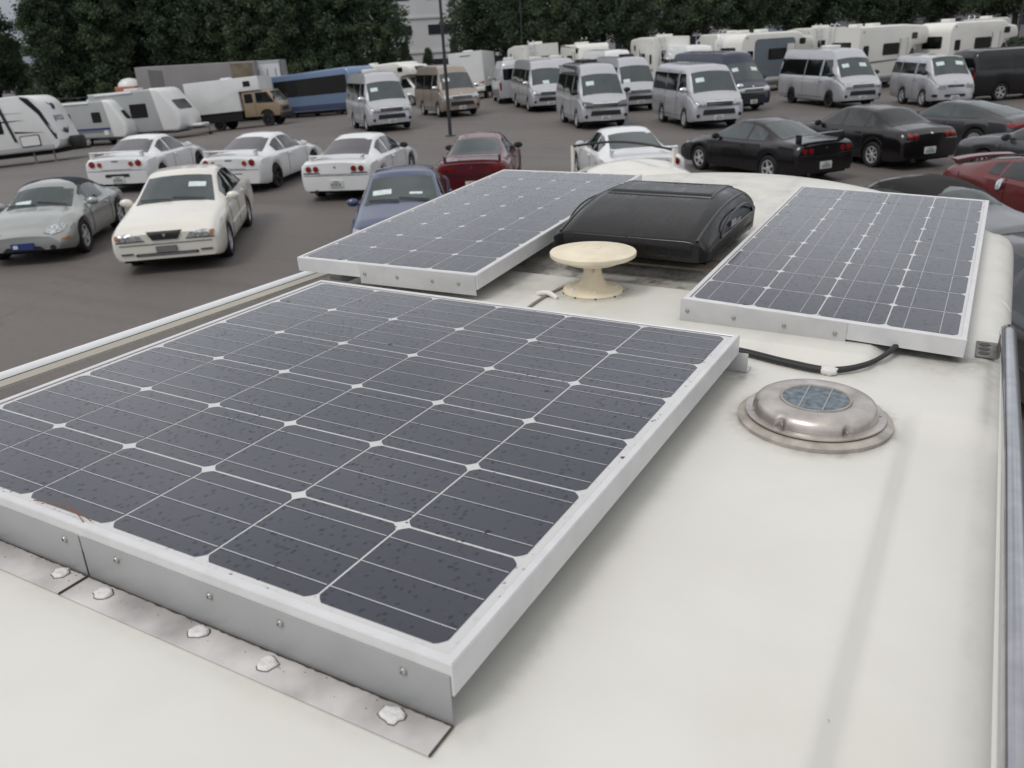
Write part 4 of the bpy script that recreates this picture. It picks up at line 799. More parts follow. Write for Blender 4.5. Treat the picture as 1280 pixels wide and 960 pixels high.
# campers
def camper(kind, grey=False, extras=1):
    k = Kit('camper_van'); h = 3.0
    if kind == 'cabover':
        P = [(-2.9, .45), (1.0, .45), (1.05, 1.35), (1.45, 1.95), (2.55, 2.02)] + arcpts(2.2, 2.45, .45, -40, 90, 6) + [(.5, 3.0), (-2.85, 2.98)]
    elif kind == 'rounded':
        P = [(-2.9, .45), (1.0, .45), (1.05, 1.35), (1.4, 1.95), (2.4, 2.05)] + arcpts(1.9, 2.2, .5, -10, 60, 4) + arcpts(.9, 2.0, .95, 50, 90, 4) + [(-2.3, 2.95)] + arcpts(-2.4, 2.45, .5, 90, 180, 4)
    else:
        P = [(-2.9, .45), (2.2, .45), (2.2, 1.2), (1.75, 1.9)] + arcpts(1.2, 2.3, .5, 20, 90, 4) + [(-2.6, 2.8)] + arcpts(-2.55, 2.5, .3, 90, 180, 3)
    mb, v = boxbody(P, 1.05, .10); k.add('body', mb, 'rv', angle=30)
    if kind != 'integrated':
        mb2, v2 = boxbody([(1.0, .42), (2.75, .42), (2.82, .9), (2.35, 1.15), (1.72, 1.93), (1.0, 1.93)], .84, .1); ci = k.add('cab', mb2, 'rv', angle=30)
        k.add('windscreen', on_end(v2, poly([(-.70, 1.25), (.70, 1.25), (.62, 1.86), (-.62, 1.86)], 4), 1), 'glass_light', ci)
        for sg in (1, -1): k.add('side_window', on_side(v2, poly([(1.15, 1.2), (2.15, 1.2), (1.7, 1.82), (1.15, 1.82)], 3), sg), 'glass', ci); k.add('headlight', on_end(v2, rrect(sg * .6 - .14, sg * .6 + .14, .68, .84, .04, 3, 2), 1, off=.012), 'lamp', ci)
        k.add('grille', on_end(v2, rrect(-.4, .4, .66, .80, .03, 3, 3), 1, off=.012), 'black', ci)
        k.add('front_window', on_end(v, rrect(-.5, .5, 2.3, 2.55, .05, 3, 3), 1), 'glass_tint')
    else: k.add('windscreen', on_end(v, rrect(-.85, .85, 1.3, 2.0, .1, 4, 4), 1), 'glass')
    for sg in (1, -1):
        if grey: k.add('side_panel', on_side(v, rrect(-2.0, .9, .75, 2.65, .25, 4, 6), sg, off=.006, rings=3), 'rvblue')
        k.add('window', on_side(v, rrect(-1.0, .25, 1.6, 2.15, .08, 4, 3), sg, off=.018), 'glass_tint'); k.add('window', on_side(v, rrect(-2.5, -2.1, 1.6, 2.1, .06, 4, 2), sg, off=.018), 'glass_tint')
        k.add('bunk_window', on_side(v, rrect(1.2, 1.65, 2.28, 2.58, .08, 4, 2), sg, off=.014), 'glass_tint')
    k.add('rear_window', on_end(v, rrect(-.6, .6, 1.7, 2.3, .08, 4, 3), -1), 'glass_tint')
    for sg in (1, -1):
        k.add('entry_door', on_side(v, rrect(.32, .88, .6, 2.35, .06, 3, 6), sg, off=.012, rings=3), 'rv'); g_ = MB()
        for (a0, a1, b0, b1) in ((.30, .315, .6, 2.37), (.885, .90, .6, 2.37)): on_side(v, rrect(a0, a1, b0, b1, .004, 1, 8), sg, off=.016, rings=1, mb=g_)
        k.add('door_gap', g_, 'gap')
        k.add('side_stripe', on_side(v, poly([(-2.7, 1.22), (.25, 1.32), (.25, 1.38), (-2.7, 1.34)], 6), sg, off=.01, rings=2), 'grey')
        k.add('lower_trim', on_side(v, rrect(-2.8, .28, .47, .62, .02, 2, 10), sg, off=.010, rings=2), 'rvgrey')
        k.add('marker_lamp', on_side(v, rrect(-2.6, -2.5, 2.72, 2.77, .01, 1, 2), sg, off=.02, rings=1), 'amber')
    k.add('skirt', MB().box(-2.7, .9, -.98, .98, .3, .47), 'grey', smooth=False)
    for vx, s_ in ((-1.9, .25), (-.6, .3), (.6, .2))[:1 + extras]: k.add('roof_vent', MB().bbox(vx - s_, vx + s_, -.25, .25, 2.78 if kind == 'integrated' else 2.95, 2.92 if kind == 'integrated' else 3.12, .04), 'rv')
    lad = MB()
    if extras: 
        for sg in (.45, .75): lad.tube([(-2.95, sg, .8), (-2.98, sg, 2.95), (-2.8, sg, 3.2), (-2.5, sg, 3.1)], .018, 6)
        for z in np.arange(1.0, 3.0, .3): lad.tube([(-2.97, .45, z), (-2.97, .75, z)], .014, 6)
        k.add('ladder', lad, 'chrome')
    add_wheels(k, [(1.95, .8), (1.95, -.8), (-1.6, .9), (-1.6, -.9)], .35, .22, 'five', 'rim'); return k
KC = camper('cabover'); KRd = camper('rounded', extras=0); KG = camper('rounded', True, 1); KI = camper('integrated')
for key, kk, lab in (('c_far1', KC, 'cream camper with windows across its top, behind the silver vans on the left'),
    ('c_rack', KC, 'cream camper with roof gear and ladder behind the white high-roof vans'),
    ('c_front', KI, 'white camper with a vent box, peeking above the silver vans'),
    ('c_navy', KRd, 'white camper left of the grey-blue sided camper'),
    ('c_greyblue', KG, 'white camper with grey-blue side panel and dark window behind navy van'),
    ('c_mid', KC, 'white cab-over camper between the grey-blue camper and the big white camper'),
    ('c_big', KC, 'large white cab-over camper behind the long silver van with black wheels'),
    ('c_right', KRd, 'white camper with rounded over-cab nose behind the small silver van'),
    ('c_last', KC, 'tall white camper at the far right under the trees'),
    ('c_bus1', KI, 'long cream camper behind the blue bus roof'),
    ('c_bus2', KRd, 'cream cab-over camper right behind the lone silver van')):
    kk.put(lab, 'camper', pose(*AT[key]), CARV)
# box trailer seen from behind
k, v = container('box_trailer', 5.5, .75, 3.0, 'rvwhite'); k.parts = []; mb, v = boxbody([(-2.7, .75), (2.7, .75), (2.7, 2.95), (-2.7, 3.0)], 1.15, .08); k.add('body', mb, 'rvwhite', angle=25)
k.add('rear_frame', on_end(v, rrect(-1.05, 1.05, .85, 2.88, .05, 3, 5), -1, off=.01, rings=3), 'rvwhite'); k.add('rear_bumper', MB().bbox(-2.75, -2.6, -1.1, 1.1, .5, .75, .03), 'rvwhite'); k.add('marker_lamp', on_end(v, rrect(-.35, .35, 2.72, 2.78, .02, 2, 3), -1, off=.02), 'grey')
k.add('red_swoosh', on_end(v, poly([(-1.1, .95), (-.7, 1.05), (-1.1, 1.12)], 3), -1, off=.02, rings=2), 'orange'); k.add('chassis', MB().box(-2.4, 2.4, -.8, .8, .45, .75), 'under', smooth=False); k.add('roof_vent', MB().bbox(-1.6, -.9, -.3, .3, 2.97, 3.1, .04), 'rvwhite')
add_wheels(k, [(-1.6, .95), (-1.6, -.95), (1.7, .95), (1.7, -.95)], .36, .22, 'five', 'rimdark')
k.put('white box camper showing its plain rear wall, right of the bronze van', 'camper', pose(*AT['boxtrailer']), CARV)
# ------------------------------------------------------------------ trees, buildings, lamp post
def leafmat():
    m = bpy.data.materials.new('foliage'); m.use_nodes = True; t = m.node_tree; b = t.nodes['Principled BSDF']
    at = t.nodes.new('ShaderNodeAttribute'); at.attribute_name = 'hue'; oi = t.nodes.new('ShaderNodeObjectInfo')
    r = t.nodes.new('ShaderNodeValToRGB'); e = r.color_ramp.elements
    e[0].color = (.036, .056, .038, 1); e[1].color = (.125, .155, .085, 1); q_ = e.new(.5); q_.color = (.068, .100, .058, 1)
    a = node_math(t, 'MULTIPLY_ADD', oi.outputs['Random'], .35, -.17); a = node_math(t, 'ADD', a, at.outputs['Fac']); t.links.new(a, r.inputs[0])
    t.links.new(r.outputs[0], b.inputs['Base Color']); b.inputs['Roughness'].default_value = .75; b.inputs['Specular IOR Level'].default_value = .2
    tr = t.nodes.new('ShaderNodeBsdfTranslucent'); t.links.new(r.outputs[0], tr.inputs[0]); mx = t.nodes.new('ShaderNodeMixShader'); mx.inputs[0].default_value = .2
    t.links.new(b.outputs[0], mx.inputs[1]); t.links.new(tr.outputs[0], mx.inputs[2]); t.links.new(mx.outputs[0], t.nodes['Material Output'].inputs[0]); return m
M['leaf'] = leafmat()
def tree_kit(seed, H_, base, R_, nleaf, shape='cone', ls=.2):
    rnd = np.random.RandomState(seed); k = Kit('tree'); tr = MB(); rr = random.Random(seed)
    P = [(0, 0, -.2)]; x = y = 0
    for i in range(1, 9): x += rr.uniform(-.12, .12); y += rr.uniform(-.12, .12); P.append((x, y, H_ * .95 * i / 8))
    tr.tube(P, [.26 * (1 - .85 * i / 8) + .02 for i in range(9)], 9)
    clumps = []
    nb = 84
    for i in range(nb):
        t = (i + .5) / nb; z = base + (H_ - base) * t; rad = R_ * (1 - t) ** .7 * (.75 + .25 * math.sin(t * 9 + seed)) + .25 if shape == 'cone' else R_ * math.sqrt(max(.02, 1 - (2 * t - .9) ** 2 * .9))
        a = i * 2.399 + rr.uniform(-.4, .4); i0 = min(8, int(z / (H_ * .95) * 8)); p0 = P[i0]; rad *= rr.uniform(.75, 1.15)
        p1 = (p0[0] + math.cos(a) * rad * .8, p0[1] + math.sin(a) * rad * .8, z + rad * .25)
        tr.tube([(p0[0], p0[1], z - rad * .12), ((p0[0] + p1[0]) / 2, (p0[1] + p1[1]) / 2, z + rad * .02), p1], [.055, .035, .012], 5, cap=False)
        for f in (.25, .5, .72, .92, 1.1):
            clumps.append((p0[0] + math.cos(a) * rad * f * .9 + rr.uniform(-.2, .2), p0[1] + math.sin(a) * rad * f * .9 + rr.uniform(-.2, .2), z + rad * .22 * f + rr.uniform(-.3, .3), .24 + .30 * rr.random() * (1.1 - t * .5), rr.random()))
    C_ = np.array(clumps); idx = rnd.randint(0, len(C_), nleaf); c = C_[idx]
    d = rnd.normal(size=(nleaf, 3)); d /= np.linalg.norm(d, axis=1)[:, None]; rad = (c[:, 3] * rnd.uniform(.35, 1.05, nleaf))[:, None]
    rad = rad * 1.15; p = c[:, :3] + d * rad * np.array([1, 1, .8]) + rnd.normal(size=(nleaf, 3)) * .16
    u = rnd.normal(size=(nleaf, 3)); u /= np.linalg.norm(u, axis=1)[:, None]; w = np.cross(u, rnd.normal(size=(nleaf, 3))); w /= np.linalg.norm(w, axis=1)[:, None]
    s = rnd.uniform(.6, 1.2, nleaf)[:, None] * ls
    V = np.stack([p - u * s * .9, p + w * s * .5, p + u * s * .9, p - w * s * .5], 1).reshape(-1, 3)
    me = bpy.data.meshes.new('crown'); me.from_pydata(V.tolist(), [], np.arange(nleaf * 4).reshape(-1, 4).tolist())
    at = me.attributes.new('hue', 'FLOAT', 'FACE'); at.data.foreach_set('value', np.clip(c[:, 4] * .6 + rnd.uniform(0, .4, nleaf), 0, 1).astype(np.float32))
    k.add('trunk', tr, 'bark'); k.add('crown', me, 'leaf'); return k
TK = [tree_kit(3, 13, 1.6, 3.0, 52000, ls=.13), tree_kit(5, 12, 2.7, 2.9, 27000, ls=.13), tree_kit(8, 14, 3.0, 3.2, 30000, ls=.13), tree_kit(13, 12.5, 1.4, 2.8, 48000, ls=.13)]
TR = 'trees in the row behind the lot'
PLACES = ['at the left edge', 'over the travel trailer', 'above the caravans', 'over the grey box trailer', 'over the tan truck', 'over the blue bus', 'left of the white building', 'by the lamp post', 'behind the long silver van', 'above the white van roofs', 'over the navy van', 'over the grey-blue camper', 'behind the big white camper', 'over the small silver van', 'at the right edge']
ORD = ['first', 'second', 'third', 'fourth', 'fifth', 'sixth', 'seventh', 'eighth', 'ninth', 'tenth', 'eleventh', 'twelfth', 'thirteenth', 'fourteenth', 'fifteenth', 'sixteenth', 'seventeenth', 'eighteenth', 'nineteenth', 'twentieth'] + ['twenty-' + w for w in ('first', 'second', 'third', 'fourth', 'fifth', 'sixth', 'seventh', 'eighth', 'ninth')] + ['thirtieth'] + ['thirty-' + w for w in ('first', 'second', 'third', 'fourth', 'fifth', 'sixth', 'seventh', 'eighth', 'ninth')]
cnt = {0: 0, 1: 0}
for (x, y, s_, rz, kk_, u, row) in sorted(TREES, key=lambda q_: q_[5]):
    m4 = Matrix.Translation((x, y, zg(x))) @ Matrix.Rotation(rz, 4, 'Z') @ Matrix.Scale(s_, 4)
    lab = ('dark leafy tree, ' if row == 0 else 'farther dark tree, ') + ORD[cnt[row]] + ' from the left in the ' + ('front row, ' if row == 0 else 'back row, ') + PLACES[min(14, max(0, int(u / 1280 * 15)))]
    cnt[row] += 1; TK[kk_].put(lab, 'tree', m4, TR)
def building(name, label, cx, cy, rz, wd, dp, ht, storeys, mat, cols, z0=0, band=False, ww=(.22, .78), wh=(.42, .78)):
    k = Kit(name); mb = MB().box(-wd / 2, wd / 2, -dp / 2, dp / 2, 0, ht); k.add('wall', mb, mat, smooth=False)
    k.add('roof', MB().box(-wd / 2 - .15, wd / 2 + .15, -dp / 2 - .15, dp / 2 + .15, ht, ht + .35), 'bgrey', smooth=False)
    fh = ht / storeys
    for s_ in range(storeys):
        for c in range(cols):
            cw = wd / cols; x0 = -wd / 2 + cw * (c + ww[0]); x1 = -wd / 2 + cw * (c + ww[1])
            z1 = fh * (s_ + wh[1]); zz = fh * (s_ + wh[0])
            fr = k.add('window', MB().box(x0, x1, -dp / 2 - .06, -dp / 2 - .003, zz, z1), 'bwin', smooth=False)
            k.add('mullion', MB().box((x0 + x1) / 2 - .04, (x0 + x1) / 2 + .04, -dp / 2 - .10, -dp / 2 - .062, zz, z1), mat, fr, smooth=False)
    for s_ in range(1, storeys): k.add('floor_band', MB().box(-wd / 2 - .05, wd / 2 + .05, -dp / 2 - .12, -dp / 2 - .004, fh * s_ - .12, fh * s_ + .1), 'bgrey' if band else mat, smooth=False)
    return k.put(label, 'building', Matrix.Translation((cx, cy, z0)) @ Matrix.Rotation(math.radians(rz), 4, 'Z'))
building('apartment_building', 'white multi-storey building in the gap left of the lamp post', *BLD['white'], 26, 14, 18.5, 5, 'bpale', 5, -1.3, False, (.25, .88), (.5, .78))
building('office_building', 'pale building glimpsed between the trees in the middle', *BLD['mid'], 30, 12, 9, 3, 'bwhite', 9)
building('office_building', 'grey building glimpsed behind trees at the right', *BLD['right'], 34, 12, 7, 2, 'bgrey', 10)
building('house', 'low pale house behind the caravans on the left', *BLD['house'], 12, 8, 4.5, 1, 'bwhite', 5, -1.3)
building('house', 'low grey house between tree trunks near the orange cab', *BLD['house2'], 14, 8, 5.0, 2, 'bgrey', 5, -1.3)
# mesh fence at the edge of the lot
k = Kit('fence'); fx0, fx1 = Vector(FENCE[0]), Vector(FENCE[1]); Lf = (fx1 - fx0).length; fm = MB()
for i in range(int(Lf / 3) + 1): pass
panel = MB()
for z in (.25, .7, 1.15, 1.6): panel.box(0, Lf, -.015, .015, z, z + .03)
k.add('rail', panel, 'fence', smooth=False)
for i in range(int(Lf / 3) + 1): k.add('post', MB().box(i * 3 - .03, i * 3 + .03, -.03, .03, 0, 1.75), 'fence', smooth=False)
ang = math.atan2(fx1.y - fx0.y, fx1.x - fx0.x)
k.put('long low metal fence under the trees', 'fence', Matrix.Translation((fx0.x, fx0.y, -.9)) @ Matrix.Rotation(ang, 4, 'Z'))
hd = MB()
# low shrubs under the trees: one mass
n_ = 60000; rs = np.random.RandomState(4); t_ = rs.rand(n_); P = np.stack([fx0.x + (fx1.x - fx0.x) * t_, fx0.y + (fx1.y - fx0.y) * t_, np.zeros(n_)], 1)
nrm = np.array([-(fx1.y - fx0.y), (fx1.x - fx0.x), 0]) / Lf
P += nrm * (3.2 + rs.rand(n_) * 2.2)[:, None]; P[:, 2] = [zg(a) for a in P[:, 0]]; P[:, 2] += rs.rand(n_) ** .8 * (1.0 + .9 * np.sin(t_ * 60) * np.sin(t_ * 23 + 1))
u = rs.normal(size=(n_, 3)); u /= np.linalg.norm(u, axis=1)[:, None]; w = np.cross(u, rs.normal(size=(n_, 3))); w /= np.linalg.norm(w, axis=1)[:, None]; s = .2
V = np.stack([P - u * s * .9, P + w * s * .5, P + u * s * .9, P - w * s * .5], 1).reshape(-1, 3)
me = bpy.data.meshes.new('undergrowth'); me.from_pydata(V.tolist(), [], np.arange(n_ * 4).reshape(-1, 4).tolist()); at = me.attributes.new('hue', 'FLOAT', 'FACE'); at.data.foreach_set('value', (rs.rand(n_) * .7).astype(np.float32))
tag(link('undergrowth', me, M['leaf']), 'dark low shrubs growing beneath the row of trees', 'undergrowth', kind='stuff')
# lamp post
k = Kit('lamp_post'); k.add('post', MB().tube([(0, 0, 0), (0, 0, 3.5), (0, 0, 7.0)], [.07, .058, .045], 14), 'pole')
k.add('base_plate', MB().lathe([(.2, .0), (.2, .03), (.1, .05)], 20), 'pole'); k.add('arm', MB().tube([(0, 0, 6.9), (-.5, -.25, 7.1), (-.95, -.5, 7.1)], .035, 8), 'pole')
k.add('lamp_head', MB().bbox(-1.5, -.9, -.15, .15, -.07, .07, .04, Matrix.Translation((0, 0, 7.1)) @ Matrix.Rotation(math.radians(27), 4, 'Z')), 'grey')
k.put('tall dark lamp post standing in the middle of the lot', 'lamp post', Matrix.Translation((-18.39, 27.96, 0)))
k = Kit('lamp_post'); k.add('post', MB().tube([(0, 0, 0), (0, 0, 6.5)], [.07, .05], 12), 'pole'); k.add('lamp_head', MB().bbox(-.4, .4, -.12, .12, 6.45, 6.6, .04), 'grey')
for key, lb in (('post2', 'slim lamp post under the trees right of the first silver vans'), ('post3', 'thin dark post at the right edge before the trees')): k.put(lb, 'lamp post', Matrix.Translation((BLD[key][0], BLD[key][1], 0)))
strip('painted_line', [(-.85, 49), (-.62, 40), (-.45, 31), (-.2, 23), (0, 19)], .34, wornpaint)

# ------------------------------------------------------------------ the motorhome we look over
CH = 0.519153
Mw = Matrix(((0.9998805760872879, 0.0, 0.015454240950423238), (-0.00012483750559205337, 0.9999673733942147, 0.008076915418176128), (-0.015453736730996037, -0.00807788011022531, 0.9998479533778994)))
MV4 = Matrix.Translation((0, 0, CAMZ)) @ Mw.to_4x4() @ Matrix.Translation((0, 0, -CH))
def S_(x, a, b): t = min(1, max(0, (x - a) / (b - a))); return t * t * (3 - 2 * t)
def zroof(x, y):
    z = -.0725
    z += .052 * max(0, y - 1.75) * S_(y, 1.7, 2.1)
    z += .016 * S_(y, 1.575, 1.60) * (1 - S_(y, 1.885, 1.915)) * S_(x, -1.42, -1.39) * (1 - S_(x, -.15, -.11))
    z += .010 * S_(y, 2.00, 2.03) * S_(x, -1.2, -1.17) * (1 - S_(x, -.53, -.50)) * (1 - S_(y, 2.80, 2.84))
    z += .012 * S_(y, 2.86, 2.95)
    z -= .017 * S_(x, -.056, -.036) * (1 - S_(y, 1.37, 1.41)); z += .0 
    t = y - (3.05 - .62 * ((x + .80) / .85) ** 2); z -= .20 * max(0, t) ** 2 + .8 * max(0, t - .22) ** 2
    z -= .004 * (x + .7) ** 2
    return z
XL, XR = -1.455, .045
def roof_mesh():
    ys_ = list(np.arange(-1.2, 1.5, .02)) + list(np.arange(1.5, 2.1, .008)) + list(np.arange(2.1, 3.75, .02)); mid = list(np.arange(XL, XR + .001, .012)); rows = []
    def rim(y): return .07
    for y in ys_:
        row = []
        zl = zroof(XL, y); zr_ = zroof(XR, y); r = .055
        row += [(XL - r - .02, y, zl - 1.9)]
        row += [(XL - r * math.sin(t), y, zl - r + r * math.cos(t)) for t in np.linspace(PI / 2, .15, 7)]
        row += [(x, y, zroof(x, y)) for x in mid]
        row += [(XR + r * math.sin(t), y, zr_ - r + r * math.cos(t)) for t in np.linspace(.15, PI / 2, 9)]
        row += [(XR + r + .012, y, zr_ - .25), (XR + r + .03, y, zr_ - .8), (XR + r + .03, y, zr_ - 1.9)]
        rows.append(row)
    # rounded nose
    y0 = ys_[-1]; base = rows[-1]
    for k_, t in enumerate(np.linspace(.2, PI / 2, 6)):
        rows.append([(x, y0 + .3 * math.sin(t), z - .25 * (1 - math.cos(t))) for x, y, z in base])
    rows.append([(x, y0 + .45, z - .25 - .6) for x, y, z in base]); rows.append([(x, y0 + .5, z - 1.6) for x, y, z in base])
    m = len(base); mb = MB(); mb.add([p for r in rows for p in r], [(i * m + k, i * m + k + 1, (i + 1) * m + k + 1, (i + 1) * m + k) for i in range(len(rows) - 1) for k in range(m - 1)])
    back = [i for i in range(m)]; mb.f.append(tuple(back)); return mb
def dirt(x, y):
    d = .03 + .10 * S_(math.sin(x * 31 + math.sin(y * 2.3) * 1.5), .80, 1.) * S_(y, .9, 1.6)
    d += 1.0 * S_(y, 1.90, 1.925) * (1 - S_(y, 2.02, 2.08)) * S_(x, -1.4, -1.25) * (1 - S_(x, -.62, -.50)) * .85       # trough behind the moulded band
    d += .8 * math.exp(-((x + .02) / .07) ** 2 - ((y - 1.70) / .035) ** 2)
    d += .40 * math.exp(-((x + .0) / .09) ** 2 - ((y - 1.67) / .07) ** 2)
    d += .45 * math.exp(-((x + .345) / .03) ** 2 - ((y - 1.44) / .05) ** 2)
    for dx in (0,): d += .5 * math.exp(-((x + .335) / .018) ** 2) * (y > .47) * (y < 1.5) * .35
    d += .38 * math.exp(-((x + 1.02) / .12) ** 2 - ((y - 1.78) / .10) ** 2)
    d += .12 * math.exp(-((x - .068) / .014) ** 2)
    rv = math.hypot(x + .1845, y - 1.307); d += .55 * math.exp(-((rv - .122) / .010) ** 2) * (rv > .1)
    ra = math.hypot(x + .793, y - 1.798); d += .5 * math.exp(-((ra - .082) / .012) ** 2)
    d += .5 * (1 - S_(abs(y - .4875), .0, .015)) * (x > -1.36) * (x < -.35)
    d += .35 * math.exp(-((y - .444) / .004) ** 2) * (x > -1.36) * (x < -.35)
    d += .18 * S_(y, 1.9, 2.6) * (1 - S_(x, -.6, -.45)) + .06 * S_(y, 1.4, 1.7)
    return min(1, d)
def roofmat():
    m = bpy.data.materials.new('weathered_gelcoat'); m.use_nodes = True; t = m.node_tree; b = t.nodes['Principled BSDF']
    at = t.nodes.new('ShaderNodeAttribute'); at.attribute_name = 'dirt'; tcn = t.nodes.new('ShaderNodeTexCoord')
    def noise(sc, det=6, ms=(1, 1, 1)):
        n = t.nodes.new('ShaderNodeTexNoise'); n.inputs['Scale'].default_value = sc; n.inputs['Detail'].default_value = det
        g = t.nodes.new('ShaderNodeMapping'); g.inputs['Scale'].default_value = ms; t.links.new(tcn.outputs['Object'], g.inputs[0]); t.links.new(g.outputs[0], n.inputs[0]); return n.outputs[0]
    n1, n2, n3 = noise(14), noise(70), noise(3)
    a = node_math(t, 'MULTIPLY_ADD', n1, 1.7, -.35); c = node_math(t, 'MULTIPLY_ADD', n2, 1.1, .1); a = node_math(t, 'MULTIPLY', a, c); a = node_math(t, 'MULTIPLY', a, at.outputs['Fac'])
    a = node_math(t, 'MULTIPLY', a, 1.5); cl = t.nodes.new('ShaderNodeClamp'); t.links.new(a, cl.inputs[0])
    # scattered grime specks
    vo = t.nodes.new('ShaderNodeTexVoronoi'); vo.inputs['Scale'].default_value = 22; t.links.new(tcn.outputs['Object'], vo.inputs[0])
    sp = t.nodes.new('ShaderNodeMapRange'); sp.inputs[1].default_value = .035; sp.inputs[2].default_value = .055; sp.inputs[3].default_value = 1; sp.inputs[4].default_value = 0; t.links.new(vo.outputs['Distance'], sp.inputs[0])
    sep = t.nodes.new('ShaderNodeSeparateColor'); t.links.new(vo.outputs['Color'], sep.inputs[0]); gt = node_math(t, 'GREATER_THAN', sep.outputs[0], .86); s2 = node_math(t, 'MULTIPLY', sp.outputs[0], gt); s2 = node_math(t, 'MULTIPLY', s2, .45)
    base = t.nodes.new('ShaderNodeMixRGB'); base.inputs[1].default_value = (.70, .695, .648, 1); base.inputs[2].default_value = (.60, .58, .52, 1)
    f = t.nodes.new('ShaderNodeMapRange'); f.inputs[1].default_value = .35; f.inputs[2].default_value = .75; t.links.new(n3, f.inputs[0]); f2 = node_math(t, 'MULTIPLY', f.outputs[0], .55); t.links.new(f2, base.inputs[0])
    x1 = t.nodes.new('ShaderNodeMixRGB'); t.links.new(cl.outputs[0], x1.inputs[0]); t.links.new(base.outputs[0], x1.inputs[1]); x1.inputs[2].default_value = (.10, .078, .06, 1)
    x2 = t.nodes.new('ShaderNodeMixRGB'); t.links.new(s2, x2.inputs[0]); t.links.new(x1.outputs[0], x2.inputs[1]); x2.inputs[2].default_value = (.2, .16, .12, 1)
    t.links.new(x2.outputs[0], b.inputs['Base Color']); b.inputs['Roughness'].default_value = .38; b.inputs['Specular IOR Level'].default_value = .45
    bn = t.nodes.new('ShaderNodeBump'); bn.inputs['Strength'].default_value = .12; bn.inputs['Distance'].default_value = .004; t.links.new(n1, bn.inputs['Height']); t.links.new(bn.outputs[0], b.inputs['Normal'])
    return m
root = empty('motorhome', 'white motorhome whose weathered moulded roof fills the foreground', 'motorhome', MV4)
mb = roof_mesh(); rme = mb.mesh('roof', angle=60)
dv = [dirt(v[0], v[1]) if v[2] > -.3 else .12 for v in mb.v]; a_ = rme.attributes.new('dirt', 'FLOAT', 'POINT'); a_.data.foreach_set('value', np.array(dv, dtype=np.float32))
RM = roofmat(); link('roof', rme, RM, root)
def side_part(nm, mb_, mat, par=None, **k): return link(nm, mb_.mesh(nm, **k), M[mat] if isinstance(mat, str) else mat, par or root)
# lower body, wheels and windows of the motorhome
body = MB().bbox(XL - .03, XR + .04, -1.18, 4.1, -2.45, -1.2, .05); side_part('body', body, 'rv')
for sx_, xx in ((1, XR + .085), (-1, XL - .076)):
    for y0 in (-.2, 1.6): side_part('window', MB().bbox(xx - .006, xx + .006, y0, y0 + .9, -.95, -.45, .003), 'glass_tint')
for xx in (XL + .12, XR - .12):
    for yy in (-.2, 3.2):
        c = MB().lathe([(.2, -.1), (.33, -.1), (.36, -.07), (.36, .07), (.33, .1), (.2, .1)], 32, c=(xx, yy, -2.47), axis='x', closed=True); w_ = side_part('wheel', c, 'rubber'); side_part('rim', MB().lathe([(.2, -.09), (.2, .09)], 24, c=(xx, yy, -2.47), axis='x'), 'rim', w_)
# stainless rail on the right edge
steel = pm('brushed_stainless', (.50, .50, .52), .16, 1, 0, .12, 30); dull = pm('dull_steel', (.25, .23, .215), .5, .7, 0, .3, 30)
rail = MB().tube([(.100, -.6, -.036), (.0975, .62, -.036), (.0925, 1.2, -.036), (.084, 1.76, -.034), (.083, 1.79, -.036), (.082, 1.805, -.044)], .0132, 20); rl = side_part('side_rail', rail, steel)
side_part('rail_strut', MB().bbox(.066, .0705, 1.70, 1.775, -.072, -.03, .001, Matrix.Translation((.005, .03, -.002)) @ Matrix.Rotation(math.radians(0), 4, 'Z')), dull, rl)
side_part('bracket_plate', MB().bbox(.034, .073, 1.722, 1.815, -.0735, -.0705, .001), dull, rl)
holes = MB()
for i in range(3): holes.lathe([(.010, -.0704), (.010, -.0696)], 6, c=(.049, 1.742 + i * .026, 0))
side_part('plate_hole', holes, 'rimdark', rl)
side_part('edge_trim', MB().tube([(.087, -.6, -.062), (.0855, .62, -.062), (.082, 1.2, -.062), (.079, 1.7, -.062)], .0035, 8), 'rv')
# awning along the left edge
ax = lambda y, x0: x0 + .043 * (y - .87)
aw = MB().tube([(ax(y, -1.708), y, -.098) for y in (-.8, .4, 1.6, 2.7)], .0180, 24); awn = side_part('awning_cassette', aw, 'white')
def lipm(xa, xb, z0, z1):
    m_ = MB(); vs_ = [(ax(-.8, xa), -.8, z1), (ax(-.8, xb), -.8, z1 - .003), (ax(2.7, xb), 2.7, z1 - .003), (ax(2.7, xa), 2.7, z1)]
    return m_.add(vs_ + [(a, b, z0) for a, b, c in vs_], [(0, 1, 2, 3), (7, 6, 5, 4), (0, 4, 5, 1), (1, 5, 6, 2), (2, 6, 7, 3), (3, 7, 4, 0)])
side_part('awning_lip', lipm(-1.6645, -1.639, -.086, -.0815), pm('aged_cream_plastic', (.38, .355, .30), .6), awn, smooth=False)
side_part('awning_slot', lipm(-1.694, -1.664, -.094, -.089), 'black', awn, smooth=False)
for yy in (-.5, .5, 1.9, 2.5): side_part('awning_bracket', MB().bbox(-1.72, -1.52, yy, yy + .04, -.15, -.12, .004), 'grey', awn)

